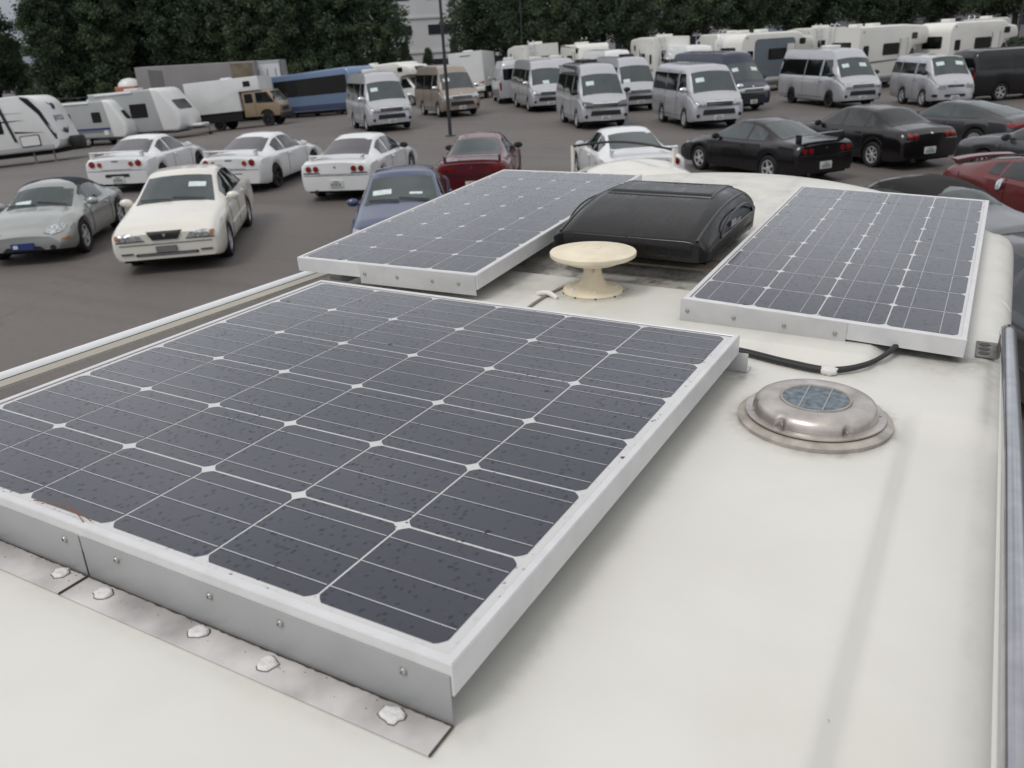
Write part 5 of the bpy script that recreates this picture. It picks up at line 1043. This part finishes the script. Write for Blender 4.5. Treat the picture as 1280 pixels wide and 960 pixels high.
# ------------------------------------------------------------------ solar panels
alu = pm('anodised_aluminium', (.66, .66, .67), .4, .12, 0, .07, 25)
alu2 = pm('brushed_aluminium_plate', (.55, .55, .55), .45, .15, 0, .08, 18)
steelp = pm('stained_steel_flange', (.56, .54, .53), .42, .15, 0, .38, 13)
def glassy(name, col, spots, rough=.5, coat=1., cr=.10):
    m = bpy.data.materials.new(name); m.use_nodes = True; t = m.node_tree; b = t.nodes['Principled BSDF']; tcn = t.nodes.new('ShaderNodeTexCoord')
    def tex(kind, sc, ms=(1, 1, 1)):
        n = t.nodes.new(kind); n.inputs['Scale'].default_value = sc
        g = t.nodes.new('ShaderNodeMapping'); g.inputs['Scale'].default_value = ms; g.inputs['Rotation'].default_value = (0, 0, .5); t.links.new(tcn.outputs['Object'], g.inputs[0])
        nn = t.nodes.new('ShaderNodeTexNoise'); nn.inputs['Scale'].default_value = 45; t.links.new(g.outputs[0], nn.inputs[0]); nn.inputs['Scale'].default_value = 160; mx = t.nodes.new('ShaderNodeMixRGB'); mx.blend_type = 'LINEAR_LIGHT'; mx.inputs[0].default_value = .0022; t.links.new(g.outputs[0], mx.inputs[1]); t.links.new(nn.outputs['Color'], mx.inputs[2]); t.links.new(mx.outputs[0], n.inputs[0]); return n
    def dots(sc, r0, r1, keep, ms=(1, 1, 1)):
        v_ = tex('ShaderNodeTexVoronoi', sc, ms); r = t.nodes.new('ShaderNodeMapRange'); r.inputs[1].default_value = r0; r.inputs[2].default_value = r1; r.inputs[3].default_value = 1; r.inputs[4].default_value = 0; t.links.new(v_.outputs['Distance'], r.inputs[0])
        s_ = t.nodes.new('ShaderNodeSeparateColor'); t.links.new(v_.outputs['Color'], s_.inputs[0]); g = node_math(t, 'GREATER_THAN', s_.outputs[0], keep); return node_math(t, 'MULTIPLY', r.outputs[0], g)
    drops = dots(112, .20, .34, .30, (1, .75, 1)); specks = dots(120, .18, .30, .62); clumpn = t.nodes.new('ShaderNodeTexNoise'); clumpn.inputs['Scale'].default_value = 5; clumpn.inputs['Detail'].default_value = 4; t.links.new(tcn.outputs['Object'], clumpn.inputs[0])
    cm = t.nodes.new('ShaderNodeMapRange'); cm.inputs[1].default_value = .48; cm.inputs[2].default_value = .60; t.links.new(clumpn.outputs[0], cm.inputs[0]); dirtm = node_math(t, 'MULTIPLY', specks, cm.outputs[0])
    big = dots(20, .07, .10, .80); dirtm = node_math(t, 'MAXIMUM', dirtm, big)
    film = t.nodes.new('ShaderNodeTexNoise'); film.inputs['Scale'].default_value = 2.2; film.inputs['Detail'].default_value = 6; t.links.new(tcn.outputs['Object'], film.inputs[0])
    fa = node_math(t, 'MULTIPLY_ADD', film.outputs[0], .4, .8)
    x0 = t.nodes.new('ShaderNodeMixRGB'); x0.blend_type = 'MULTIPLY'; x0.inputs[0].default_value = 1; x0.inputs[1].default_value = (*col, 1); t.links.new(fa, x0.inputs[2])
    x1 = t.nodes.new('ShaderNodeMixRGB'); d_ = node_math(t, 'MULTIPLY', drops, spots); t.links.new(d_, x1.inputs[0]); t.links.new(x0.outputs[0], x1.inputs[1]); x1.inputs[2].default_value = (col[0] * .3, col[1] * .38, col[2] * .6, 1)
    x2 = t.nodes.new('ShaderNodeMixRGB'); d2 = node_math(t, 'MULTIPLY', dirtm, .9); t.links.new(d2, x2.inputs[0]); t.links.new(x1.outputs[0], x2.inputs[1]); x2.inputs[2].default_value = (.012, .010, .009, 1)
    t.links.new(x2.outputs[0], b.inputs['Base Color']); b.inputs['Roughness'].default_value = rough; b.inputs['Specular IOR Level'].default_value = .3
    cw = node_math(t, 'MULTIPLY_ADD', dirtm, -.8, coat); dd_ = node_math(t, 'MULTIPLY', drops, -.48 * spots); cw = node_math(t, 'ADD', cw, dd_); t.links.new(cw, b.inputs['Coat Weight'])
    b.inputs['Coat Roughness'].default_value = cr; b.inputs['Coat IOR'].default_value = 1.46
    return m
GRIMED = pm('dark_grime', (.075, .055, .042), .9, 0, 0, .4, 60)
CELL = glassy('solar_cell', (.023, .025, .041), .8); SHEET = glassy('solar_backsheet', (.58, .58, .58), .15, .5, .7)
BUS = glassy('cell_busbar', (.40, .41, .42), .1, .5, .7); GRIME = pm('grime_line', (.14, .095, .06), .9, 0, 0, .5, 40)
def solar(label, mat4, nx, ny, px, py, mx, my, cham, busdir, nb, gx, gy):
    """cells in an nx by ny grid; local origin = first cell corner, z = 0 glass"""
    t = empty('solar_module', label, 'solar panel', mat4, 'solar panels bolted on the motorhome roof')
    x0, x1, y0, y1 = -mx, nx * px + mx, -my, ny * py + my
    lip = .0105; h = .036; fr = MB()
    def ring(a, b):   # section of frame rails, mitred
        pass
    prof = [(0, -h), (0, -.0012), (.0012, .0008), (lip - .001, .0008), (lip, -.0004), (lip, -.0022), (.002, -.0022), (.002, -h)]
    cor = [(x0, y0, 1, 1), (x1, y0, -1, 1), (x1, y1, -1, -1), (x0, y1, 1, -1)]
    for i in range(4):
        c0, c1 = cor[i], cor[(i + 1) % 4]; n_ = len(prof)
        vs_ = [(c[0] + c[2] * d, c[1] + c[3] * d, z) for c in (c0, c1) for d, z in prof]
        fr.add(vs_, [(k, (k + 1) % n_, n_ + (k + 1) % n_, n_ + k) for k in range(n_)])
    link('frame', fr.mesh('frame', smooth=False), alu, t)
    sh = MB().add([(x0 + .004, y0 + .004, -.0014), (x1 - .004, y0 + .004, -.0014), (x1 - .004, y1 - .004, -.0014), (x0 + .004, y1 - .004, -.0014)], [(0, 1, 2, 3)])
    sh.add([(x0 + .004, y0 + .004, -.006), (x1 - .004, y0 + .004, -.006), (x1 - .004, y1 - .004, -.006), (x0 + .004, y1 - .004, -.006)], [(0, 3, 2, 1)])
    s = link('backsheet', sh.mesh('backsheet', smooth=False), SHEET, t)
    c = MB(); b = MB()
    for i in range(nx):
        for j in range(ny):
            a0, a1, b0, b1 = i * px + gx / 2, (i + 1) * px - gx / 2, j * py + gy / 2, (j + 1) * py - gy / 2; q_ = cham
            pts = []
            for (cx, cy, t0) in ((a1 - q_, b1 - q_, 0), (a0 + q_, b1 - q_, 90), (a0 + q_, b0 + q_, 180), (a1 - q_, b0 + q_, 270)):
                for k in range(4):
                    tt = math.radians(t0 + 30 * k); r1 = q_
                    # pseudo-square corner: nearly a straight cut
                    ex, ey = math.cos(tt), math.sin(tt); n1 = abs(ex) + abs(ey); f = (.25 + .75 / n1)
                    pts.append((cx + q_ * ex * f / 1.0, cy + q_ * ey * f / 1.0, -.0009))
            c.add(pts, [tuple(range(len(pts)))])
            for k in range(nb):
                f = (k + .5) / nb if nb == 3 else (.25, .75)[k]; w = .0008 if nb == 3 else .00062
                if busdir == 'x': yy = b0 + (b1 - b0) * f; b.add([(a0 + .001, yy - w, -.0005), (a1 - .001, yy - w, -.0005), (a1 - .001, yy + w, -.0005), (a0 + .001, yy + w, -.0005)], [(0, 1, 2, 3)])
                else: xx = a0 + (a1 - a0) * f; b.add([(xx - w, b0, -.0005), (xx + w, b0, -.0005), (xx + w, b1, -.0005), (xx - w, b1, -.0005)], [(0, 1, 2, 3)])
    link('cell_grid', c.mesh('cell_grid', smooth=False), CELL, t); link('busbars', b.mesh('busbars', smooth=False), BUS, t)
    g = MB(); w = .0013; a = lip + .0004
    for (p, q_) in (((x0 + a, y0 + a), (x0 + a, y1 - a)), ((x0 + a, y1 - a), (x1 - a, y1 - a))):
        if p[0] == q_[0]: g.add([(p[0], p[1], -.0006), (p[0] + w, p[1], -.0006), (p[0] + w, q_[1], -.0006), (p[0], q_[1], -.0006)], [(0, 1, 2, 3)])
        else: g.add([(p[0], p[1] - w, -.0006), (q_[0], p[1] - w, -.0006), (q_[0], p[1], -.0006), (p[0], p[1], -.0006)], [(0, 1, 2, 3)])
    link('grime_line', g.mesh('grime_line', smooth=False), GRIME, t)
    return t
screwm = pm('stainless_screw', (.45, .43, .41), .3, .9)
def screw(parent, p, axis='y', r=.0042, inv=None):
    n = 14; m = MB(); s = -1
    pr = [(r * 1.05, 0), (r, -.0012), (r * .8, -.0026), (r * .45, -.0032), (r * .42, -.0018)]
    m.lathe([(a, b) for a, b in pr], n, c=(0, 0, 0), axis='y'); me = m.mesh('screw'); o = link('screw', me, screwm, parent); o.location = p; return o
def bracket(parent, x0, x1, y, z0, z1, fl=.042, th=.0016, foot=True, screws=(), sz=None, blobs=(), out=-1, rad=0, mat=None):
    """folded sheet angle: upright against the frame, foot outwards (out = -1 towards the camera)"""
    m = MB(); yo = y + out * th
    m.bbox(x0, x1, min(y, yo), max(y, yo), z0, z1, .0005)
    o = link('bracket', m.mesh('bracket', angle=30), mat or alu2, parent)
    if foot:
        f = MB().bbox(x0, x1, min(yo, yo + out * fl), max(yo, yo + out * fl), z0, z0 + th, .0005); ft = link('bracket_foot', f.mesh('bracket_foot', angle=30), steelp, o)
        if out < 0:
            gm_ = MB(); ra_ = random.Random(int(x0 * 977)); n = 90; xx_ = [x0 + (x1 - x0) * i / n for i in range(n + 1)]
            gm_.add([p_ for x_ in xx_ for p_ in ((x_, yo + out * .0002, z0 + th + .0003), (x_, yo + out * (.0016 + .0016 * ra_.random()), z0 + th + .0003))], [(2 * i, 2 * i + 1, 2 * i + 3, 2 * i + 2) for i in range(n)])
            link('grime_line', gm_.mesh('grime_line'), GRIMED, o)
            for xe in (x0, x1): link('grime_line', MB().box(xe - .0008, xe + .0008, yo + out * fl, yo, z0, z0 + th + .0004).mesh('grime_line', smooth=False), GRIMED, o)
            sp_ = MB()
            for i in range(26):
                cx_, cy_ = ra_.uniform(x0 + .01, x1 - .01), yo + out * fl * ra_.uniform(.08, .6); r_ = ra_.uniform(.0003, .0008)
                sp_.add([(cx_ + r_ * 1.4 * math.cos(2 * PI * k / 7), cy_ + r_ * math.sin(2 * PI * k / 7), z0 + th + .00035) for k in range(7)], [tuple(range(7))])
            link('grime_specks', sp_.mesh('grime_specks'), GRIMED, o)['kind'] = 'stuff'
    for sx_ in screws: screw(o, (sx_, yo, sz if sz is not None else (z0 + z1) / 2))
    for bx, by, bs in blobs:
        rb = random.Random(int(bx * 1000)); mm = MB(); n = 14; rad_ = [bs * 1.22 * (1 + rb.uniform(-.18, .18)) for _ in range(n)]
        vs_ = [(bx, by, z0 + th + .0022)]
        for rr_, hh in ((.35, .0026), (.7, .0030), (.95, .0018), (1.0, 0)):
            vs_ += [(bx + math.cos(2 * PI * i / n) * rad_[i] * rr_ * 1.15, by + math.sin(2 * PI * i / n) * rad_[i] * rr_, z0 + th + hh + rb.uniform(0, .0012) * (rr_ < 1)) for i in range(n)]
        fs = [(0, 1 + i, 1 + (i + 1) % n) for i in range(n)] + [(1 + q_ * n + i, 1 + (q_ + 1) * n + i, 1 + (q_ + 1) * n + (i + 1) % n, 1 + q_ * n + (i + 1) % n) for q_ in range(3) for i in range(n)]
        mm.add(vs_, fs); bl = link('sealant_blob', mm.mesh('sealant_blob', angle=80), pm('white_sealant', (.72, .71, .70), .6, var=.1, scale=60, bump=.5), o)
        rg = MB().add([(bx + math.cos(2 * PI * i / n) * rad_[i] * 1.28, by + math.sin(2 * PI * i / n) * rad_[i] * 1.1, z0 + th + .0005) for i in range(n)], [tuple(range(n))])
        link('grime_ring', rg.mesh('grime_ring'), pm('grime_ring', (.12, .09, .075), .9, var=.4, scale=60), o)
    return o
dullalu = pm('dull_galvanised_sheet', (.36, .37, .372), .42, .2, 0, .1, 9)
# front panel: 6 x 6 cells
F4 = MV4 @ Matrix.Translation((-1.3316, .5025, 0))
tF = solar('large square solar panel nearest the camera, raised on folded brackets', F4, 6, 6, .160, .1575, .0207, .0165, .0100, 'x', 3, .0030, .0036)
ox, oy = 1.3316, -.5025
bracket(tF, -.880 + ox, -.3535 + ox, -.0165 - .0003, -.0716, -.0135, fl=.040, screws=[-.8157 + ox, -.6627 + ox, -.5607 + ox, -.4057 + ox], sz=-.0265, mat=dullalu,
        blobs=[(-.8331 + ox, .4684 + oy, .0085), (-.6755 + ox, .4705 + oy, .0085), (-.5703 + ox, .4671 + oy, .0082), (-.4119 + ox, .4688 + oy, .0088)])
bracket(tF, -1.36 + ox, -.8835 + ox, -.0165 - .0003, -.0716, -.0135, fl=.040, screws=[-.9113 + ox, -1.06 + ox, -1.2 + ox], sz=-.0255, mat=dullalu, blobs=[(-.9187 + ox, .4722 + oy, .008), (-1.07 + ox, .470 + oy, .008), (-1.21 + ox, .470 + oy, .008)])
bracket(tF, .35, .9985, 1.4695 - .5025 - .0220 + .0173 + .0005, -.0725, -.035, fl=.03, out=1)
# rear panels
def frame_from(org, X, Y, Z):
    return MV4 @ Matrix(((X[0], Y[0], Z[0], org[0]), (X[1], Y[1], Z[1], org[1]), (X[2], Y[2], Z[2], org[2]), (0, 0, 0, 1)))
L4 = frame_from((-1.5353, 1.6131, .0072), (.99951, .030977, .0045417), (-.031164, .998282, .0496168), (-.002997, -.049734, .998758))
tL = solar('solar panel at the far left, beside the black roof vent cover', L4, 4, 9, .128, .127, .015, .015, .0085, 'y', 2, .0030, .0040)
bracket(tL, .186, .523, -.0153, -.051, -.001, fl=.03, foot=False, screws=[.2009, .2995, .4023, .4763], sz=-.0257)
bracket(tL, .500, .530, .02, -.0665, -.0650, fl=.05, foot=False)
bracket(tL, .03, .50, 1.163 - .003, -.062, -.036, fl=.03, out=1)
R4 = frame_from((-.5105, 1.6827, -.0057), (.999454, -.000081, -.033053), (.001557, .999002, .044638), (.033016, -.044665, .998456))
tR = solar('solar panel on the right, tilted above the black cables', R4, 4, 9, .128, .127, .015, .015, .0085, 'y', 2, .0030, .0040)
bracket(tR, -.0195, .319, -.0153, -.051, -.002, fl=.03, foot=False, screws=[-.004, .096, .199, .298], sz=-.027)
bracket(tR, .03, .50, 1.163 - .003, -.062, -.036, fl=.03, out=1)
bracket(tR, -.0195, .319, 0.004, -.051, -.036, fl=.03, foot=True, out=1)
sd_ = MB().add([(x, -.0155 + dy, -.051 + dz) for x in np.linspace(-.02, .32, 40) for dy, dz in ((-.004 - .002 * math.sin(x * 90), -.002), (.004, .001))], [(2 * i, 2 * i + 1, 2 * i + 3, 2 * i + 2) for i in range(39)])
link('sealant_bead', sd_.mesh('sealant_bead'), pm('white_sealant', (.7, .7, .7), .6), tR)
# ------------------------------------------------------------------ satellite dome, vents, cables
ivory = pm('aged_ivory_plastic', (.76, .68, .52), .5, 0, 0, .12, 18, .05)
t = empty('roof_antenna', 'cream mushroom-shaped antenna on a round screwed base', 'antenna', MV4 @ Matrix.Translation((-.793, 1.798, -.0565)))
b_ = MB().lathe([(.072, 0), (.0735, .004), (.071, .009), (.055, .0125), (.036, .020), (.026, .032), (.0225, .045), (.0225, .062), (.025, .068), (.03, .070)], 48, closed=False); link('pedestal', b_.mesh('pedestal'), ivory, t)
d_ = MB().lathe([(.027, .064), (.045, .068), (.064, .0735), (.067, .0785), (.096, .086), (.1020, .0895), (.1030, .0915), (.1030, .0985), (.1015, .1000), (.078, .1042), (.074, .1060), (.021, .1085), (.020, .1100), (.0, .1104)], 64); link('dome', d_.mesh('dome', angle=30), ivory, t)
for a in (0.35, 1.6, 2.9, 4.1, 5.2): 
    m = MB().lathe([(.006, 0), (.006, .003), (.004, .0045)], 12, c=(.055 * math.cos(a), .055 * math.sin(a), .0115)); link('screw_cover', m.mesh('screw_cover'), pm('white_cap', (.7, .68, .62), .5), t)
for a in (-1.1, -.0, -2.6, 2.2):
    m = MB().lathe([(.0035, .0), (.0035, .003)], 10, c=(0, 0, 0), axis='y'); me = m.mesh('set_screw'); me.transform(Matrix.Rotation(a + PI / 2, 4, 'Z') @ Matrix.Translation((0, -.0245, .056))); link('set_screw', me, screwm, t)
for i in range(9):
    a = .5 + i * .7; m = MB().box(-.002, .002, -.001, .001, .0, .003); me = m.mesh('drain_slot'); me.transform(Matrix.Rotation(a, 4, 'Z') @ Matrix.Translation((0, -.0735, .001))); link('drain_slot', me, M['black'], t)
def vtube(pts, r, n=10):   # smooth polyline through points
    P = [Vector(p) for p in pts]; Q = []
    for i in range(len(P) - 1):
        p0, p1, p2, p3 = P[max(i - 1, 0)], P[i], P[i + 1], P[min(i + 2, len(P) - 1)]
        for k in range(8):
            s = k / 8; Q.append(.5 * ((2 * p1) + (p2 - p0) * s + (2 * p0 - 5 * p1 + 4 * p2 - p3) * s * s + (3 * p1 - p0 - 3 * p2 + p3) * s ** 3))
    Q.append(P[-1]); return MB().tube(Q, r, n)
def vthing(name, label, cat, mb_, mat, group=None): 
    o = link(name, mb_.mesh(name), mat); o.matrix_world = MV4; return tag(o, label, cat, group)
c1 = vthing('antenna_cable', 'thin grey cable leading from the cream antenna under the front panel', 'cable', vtube([(-.80, 1.83, -.046), (-.845, 1.83, -.048), (-.872, 1.79, -.0535), (-.877, 1.70, -.0535), (-.872, 1.60, -.0545), (-.868, 1.50, -.0685), (-.86, 1.42, -.0690)], .0033), pm('grey_cable', (.24, .215, .19), .6))
link('cable_clip', vtube([(-.905, 1.722, -.0545), (-.885, 1.715, -.047), (-.865, 1.712, -.047), (-.845, 1.707, -.0545)], .006).mesh('cable_clip'), M['rv'], c1)
blk = pm('black_cable_sheath', (.016, .016, .017), .45)
cA = [(-.46, 1.56, -.066), (-.37, 1.552, -.066), (-.28, 1.527, -.066), (-.2, 1.518, -.066), (-.145, 1.562, -.063), (-.112, 1.635, -.058), (-.098, 1.70, -.052), (-.085, 1.80, -.052), (-.07, 1.95, -.054)]
c2 = vthing('power_cable', 'thick black twin cable running under the right panel, clipped by white sealant', 'cable', vtube(cA, .0048), blk)
link('second_core', vtube([(a + .004, b + .0085, c + .001) for a, b, c in cA], .0048).mesh('second_core'), blk, c2)
m = MB(); bm = bmesh.new(); bmesh.ops.create_icosphere(bm, subdivisions=3, radius=1)
for v in bm.verts: v.co = Vector((-.198 + v.co.x * .016 * (1 + .15 * math.sin(v.co.y * 7)), 1.521 + v.co.y * .013, -.066 + v.co.z * .0095 * (1 + .2 * math.sin(v.co.x * 9))))
m.add([v.co for v in bm.verts], [[v.index for v in f.verts] for f in bm.faces]); bm.free(); link('cable_clip', m.mesh('cable_clip', angle=80), pm('white_sealant', (.7, .7, .7), .6), c2)
# solar powered roof vent
stain = pm('weathered_stainless', (.54, .50, .47), .36, .75, 0, .28, 26, .12)
t = empty('roof_vent', 'round domed steel ventilator with a small blue solar cell in its top', 'roof vent', MV4 @ Matrix.Translation((-.1845, 1.307, -.0675)))
link('sealant_ring', MB().lathe([(.119, -.006), (.120, .001), (.113, .005), (.104, .007)], 64).mesh('sealant_ring'), pm('aged_sealant', (.40, .37, .335), .85, 0, 0, .35, 30, .4), t)
link('gasket', MB().lathe([(.107, .004), (.107, .009)], 64).mesh('gasket'), pm('yellowed_gasket', (.14, .105, .03), .7), t)
prof = [(.107, .0085), (.1085, .0095), (.108, .0115), (.1035, .0125), (.0985, .0118), (.0970, .0122), (.0962, .0180), (.0945, .0240), (.0905, .0295), (.0835, .0333), (.074, .0348), (.063, .0350), (.0575, .0345), (.056, .0334), (.052, .0332)]
m = MB(); n = 216; vs_ = []
for r, h in prof:
    for k in range(n):
        a = 2 * PI * k / n; rr_ = r; hh = h
        for a0 in (-1.95, -.88, .25, 1.4, 2.4, 3.5):
            dd = abs((a - a0 + PI) % (2 * PI) - PI)
            if dd < .085 and .0119 < h < .028: 
                f = max(0, 1 - (dd / .085) ** 2); rr_ -= .0115 * f * max(0, 1 - (h - .0119) / .016)
        vs_.append((rr_ * math.cos(a), rr_ * math.sin(a), hh))
m.add(vs_, [(i * n + k, i * n + (k + 1) % n, (i + 1) * n + (k + 1) % n, (i + 1) * n + k) for i in range(len(prof) - 1) for k in range(n)]); link('dome', m.mesh('dome', angle=50), stain, t)
link('lens_ring', MB().lathe([(.0555, .0334), (.055, .0350), (.0515, .0350), (.0508, .0336)], 64).mesh('lens_ring'), pm('aged_lens_ring', (.36, .33, .29), .5, .2, 0, .3, 40), t)
cellb = pm('weathered_blue_cell', (.11, .145, .175), .5, 0, .4, .75, 90, coatrough=.3); c3 = link('solar_cell', MB().lathe([(.0508, .0320), (.0508, .0341), (.0, .0346)], 56).mesh('solar_cell'), cellb, t)
for xx in (-.018, .018):
    yy = math.sqrt(.0505 ** 2 - xx ** 2); link('cell_seam', MB().box(xx - .0012, xx + .0012, -yy, yy, .0338, .0351).mesh('cell_seam', smooth=False), pm('cell_seam', (.30, .31, .31), .6), c3)
# black moulded fan cover
blkp = pm('black_moulded_plastic', (.020, .019, .019), .30, 0, .25, .25, 14, .04, coatrough=.2)
def fanmat():
    m = pm('rain_streaked_black_plastic', (.008, .0078, .008), .25, 0, .14, .1, 14, coatrough=.10, spec=.28); t = m.node_tree; b = t.nodes['Principled BSDF']; tcn = t.nodes.new('ShaderNodeTexCoord')
    mp = t.nodes.new('ShaderNodeMapping'); mp.inputs['Scale'].default_value = (90, 16, 16); t.links.new(tcn.outputs['Object'], mp.inputs[0]); n = t.nodes.new('ShaderNodeTexNoise'); n.inputs['Scale'].default_value = 1; n.inputs['Detail'].default_value = 4; t.links.new(mp.outputs[0], n.inputs[0])
    n2 = t.nodes.new('ShaderNodeTexNoise'); n2.inputs['Scale'].default_value = 11; t.links.new(tcn.outputs['Object'], n2.inputs[0]); a = node_math(t, 'MULTIPLY', n.outputs[0], n2.outputs[0])
    r = t.nodes.new('ShaderNodeMapRange'); r.inputs[1].default_value = .22; r.inputs[2].default_value = .36; r.inputs[3].default_value = .30; r.inputs[4].default_value = .10; t.links.new(a, r.inputs[0]); t.links.new(r.outputs[0], b.inputs['Roughness']); return m
fm_ = fanmat()
FX0, FX1, FY0, FY1 = -.978, -.562, 1.945, 2.425; fz = .020
t = empty('roof_fan_cover', 'black moulded rain cover of the roof fan, behind the cream antenna', 'roof vent', MV4 @ Matrix.Translation(((FX0 + FX1) / 2, (FY0 + FY1) / 2, fz)) @ Matrix.Rotation(math.radians(0), 4, 'Z'))
hw_, hl_ = (FX1 - FX0) / 2, (FY1 - FY0) / 2
def fh(u, v):   # u, v in -1..1 ; v = -1 nearest
    f = (v + 1) / 2; prof_ = .030 + .066 * (1 - (1 - min(1, f / .66)) ** 1.9)
    if f > .75: prof_ -= .022 * ((f - .75) / .25) ** 2
    e_ = min(1, max(0, (abs(u) - .70) / .30)); z = prof_ * (1 - .55 * e_ ** 2.4)
    z += .007 * S_(v, -.02, .06) * (1 - S_(abs(u), .66, .74)) * (1 - S_(v, .80, .88))
    return z
NU, NV = 72, 72; vs_ = []
for j in range(NV + 1):
    for i in range(NU + 1):
        u = -1 + 2 * i / NU; v = -1 + 2 * j / NV; r_ = .12; x, y = u, v
        # rounded plan corners
        if abs(u) > 1 - r_ and abs(v) > 1 - r_:
            cu, cv = (abs(u) - 1 + r_) / r_, (abs(v) - 1 + r_) / r_; mx_ = max(cu, cv); l_ = math.hypot(cu, cv); cu, cv = cu / l_ * mx_, cv / l_ * mx_
            x = math.copysign(1 - r_ + cu * r_, u); y = math.copysign(1 - r_ + cv * r_, v)
        vs_.append((x * hw_, y * hl_, fh(u, v)))
top = MB().add(vs_, [(j * (NU + 1) + i, j * (NU + 1) + i + 1, (j + 1) * (NU + 1) + i + 1, (j + 1) * (NU + 1) + i) for j in range(NV) for i in range(NU)])
edge = [i for i in range(NU + 1)] + [(NU + 1) * j + NU for j in range(1, NV + 1)] + [(NU + 1) * NV + i for i in range(NU - 1, -1, -1)] + [(NU + 1) * j for j in range(NV - 1, 0, -1)]
base = len(top.v)
for (s1, dz) in ((1.012, -.004), (1.0, -.022), (.97, -.024)):
    top.v += [(top.v[e_][0] * s1, top.v[e_][1] * s1, (top.v[e_][2] if dz == -.004 else 0) + dz) for e_ in edge]
ne = len(edge)
for lay in range(3):
    for i in range(ne):
        a, b = (edge[i], edge[(i + 1) % ne]) if lay == 0 else (base + (lay - 1) * ne + i, base + (lay - 1) * ne + (i + 1) % ne); c, d = base + lay * ne + (i + 1) % ne, base + lay * ne + i; top.f.append((a, d, c, b))
link('cover', top.mesh('cover', angle=42), fm_, t)
fb = BVHTree.FromPolygons([Vector(p) for p in top.v], top.f)
link('raised_edge', MB().tube([(hw_ * .70, y * hl_, fh(.70, y) - .0005) for y in np.linspace(.0, .84, 10)], .003, 6).tube([(x * hw_, hl_ * -.0, fh(x, -.0) - .0005) for x in np.linspace(-.7, .7, 14)], .003, 6).mesh('raised_edge'), blkp, t)
for sg in (1, -1):
    rb = MB(); rb.tube([(sg * hw_ * .88, y * hl_, fh(.88, y) + .0005) for y in np.linspace(-.97, .80, 22)], .004, 8); link('side_rib', rb.mesh('side_rib'), blkp, t)
    rb = MB(); P = []
    for a in np.linspace(0, PI, 18): P.append((sg * (hw_ + .004), (.10 - .62 * math.cos(a)) * hl_, .018 + .045 * math.sin(a) + .012 * (1 - math.cos(a)) / 2))
    rb.tube(P + [P[0]], .003, 6); link('side_scoop', rb.mesh('side_scoop'), blkp, t)
wb = MB()
for i, (a, w) in enumerate(((-.05, .010), (-.036, .010), (-.022, .012), (-.004, .006), (.010, .006), (.022, .006), (.034, .005))):
    x = hw_ + .0065; wb.add([(x, a, .030), (x, a + w, .030), (x, a + w + .004, .046 if i < 3 else .041), (x, a + .004, .046 if i < 3 else .041), (x + .001, a, .030), (x + .001, a + w, .030), (x + .001, a + w + .004, .046 if i < 3 else .041), (x + .001, a + .004, .046 if i < 3 else .041)], [(0, 1, 2, 3), (4, 5, 6, 7), (0, 1, 5, 4), (2, 3, 7, 6)])
link('side_mark', wb.mesh('side_mark', smooth=False), pm('pale_mark', (.5, .5, .52), .5), t)
link('base_flange', MB().bbox(-hw_ + .02, hw_ - .012, -hl_ + .10, hl_ + .16, -.078, -.062, .003).mesh('base_flange'), pm('aged_cream_flange', (.42, .35, .27), .6, 0, 0, .3, 20), t)
for y in np.linspace(-.45, .85, 4): link('hinge_lug', MB().bbox(hw_ - .03, hw_ - .004, y * hl_ - .007, y * hl_ + .007, -.030, -.004, .003).mesh('hinge_lug'), blkp, t)
link('inner_frame', MB().bbox(-hw_ + .05, hw_ - .04, -hl_ + .14, hl_ - .03, -.064, .010, .004).mesh('inner_frame'), M['under'], t)
# a pine needle dropped on the near frame
nd = vtube([(-.985, .4985, .0022), (-.955, .503, .0035), (-.925, .5045, .0045), (-.895, .502, .0035), (-.872, .4985, .0022)], .0007, 5)
vthing('pine_needle', 'dry brown pine needle lying on the near edge of the front panel', 'pine needle', nd, pm('dry_needle', (.22, .09, .045), .7))
m = vtube([(-.925, .5045, .0045), (-.90, .5000, .0035), (-.880, .4935, .0018)], .0006, 5); o = bpy.data.objects[-1] if False else None
link('needle_fork', m.mesh('needle_fork'), pm('dry_needle', (.2, .1, .05), .7), [q_ for q_ in bpy.data.objects if q_.name == 'pine_needle'][0])
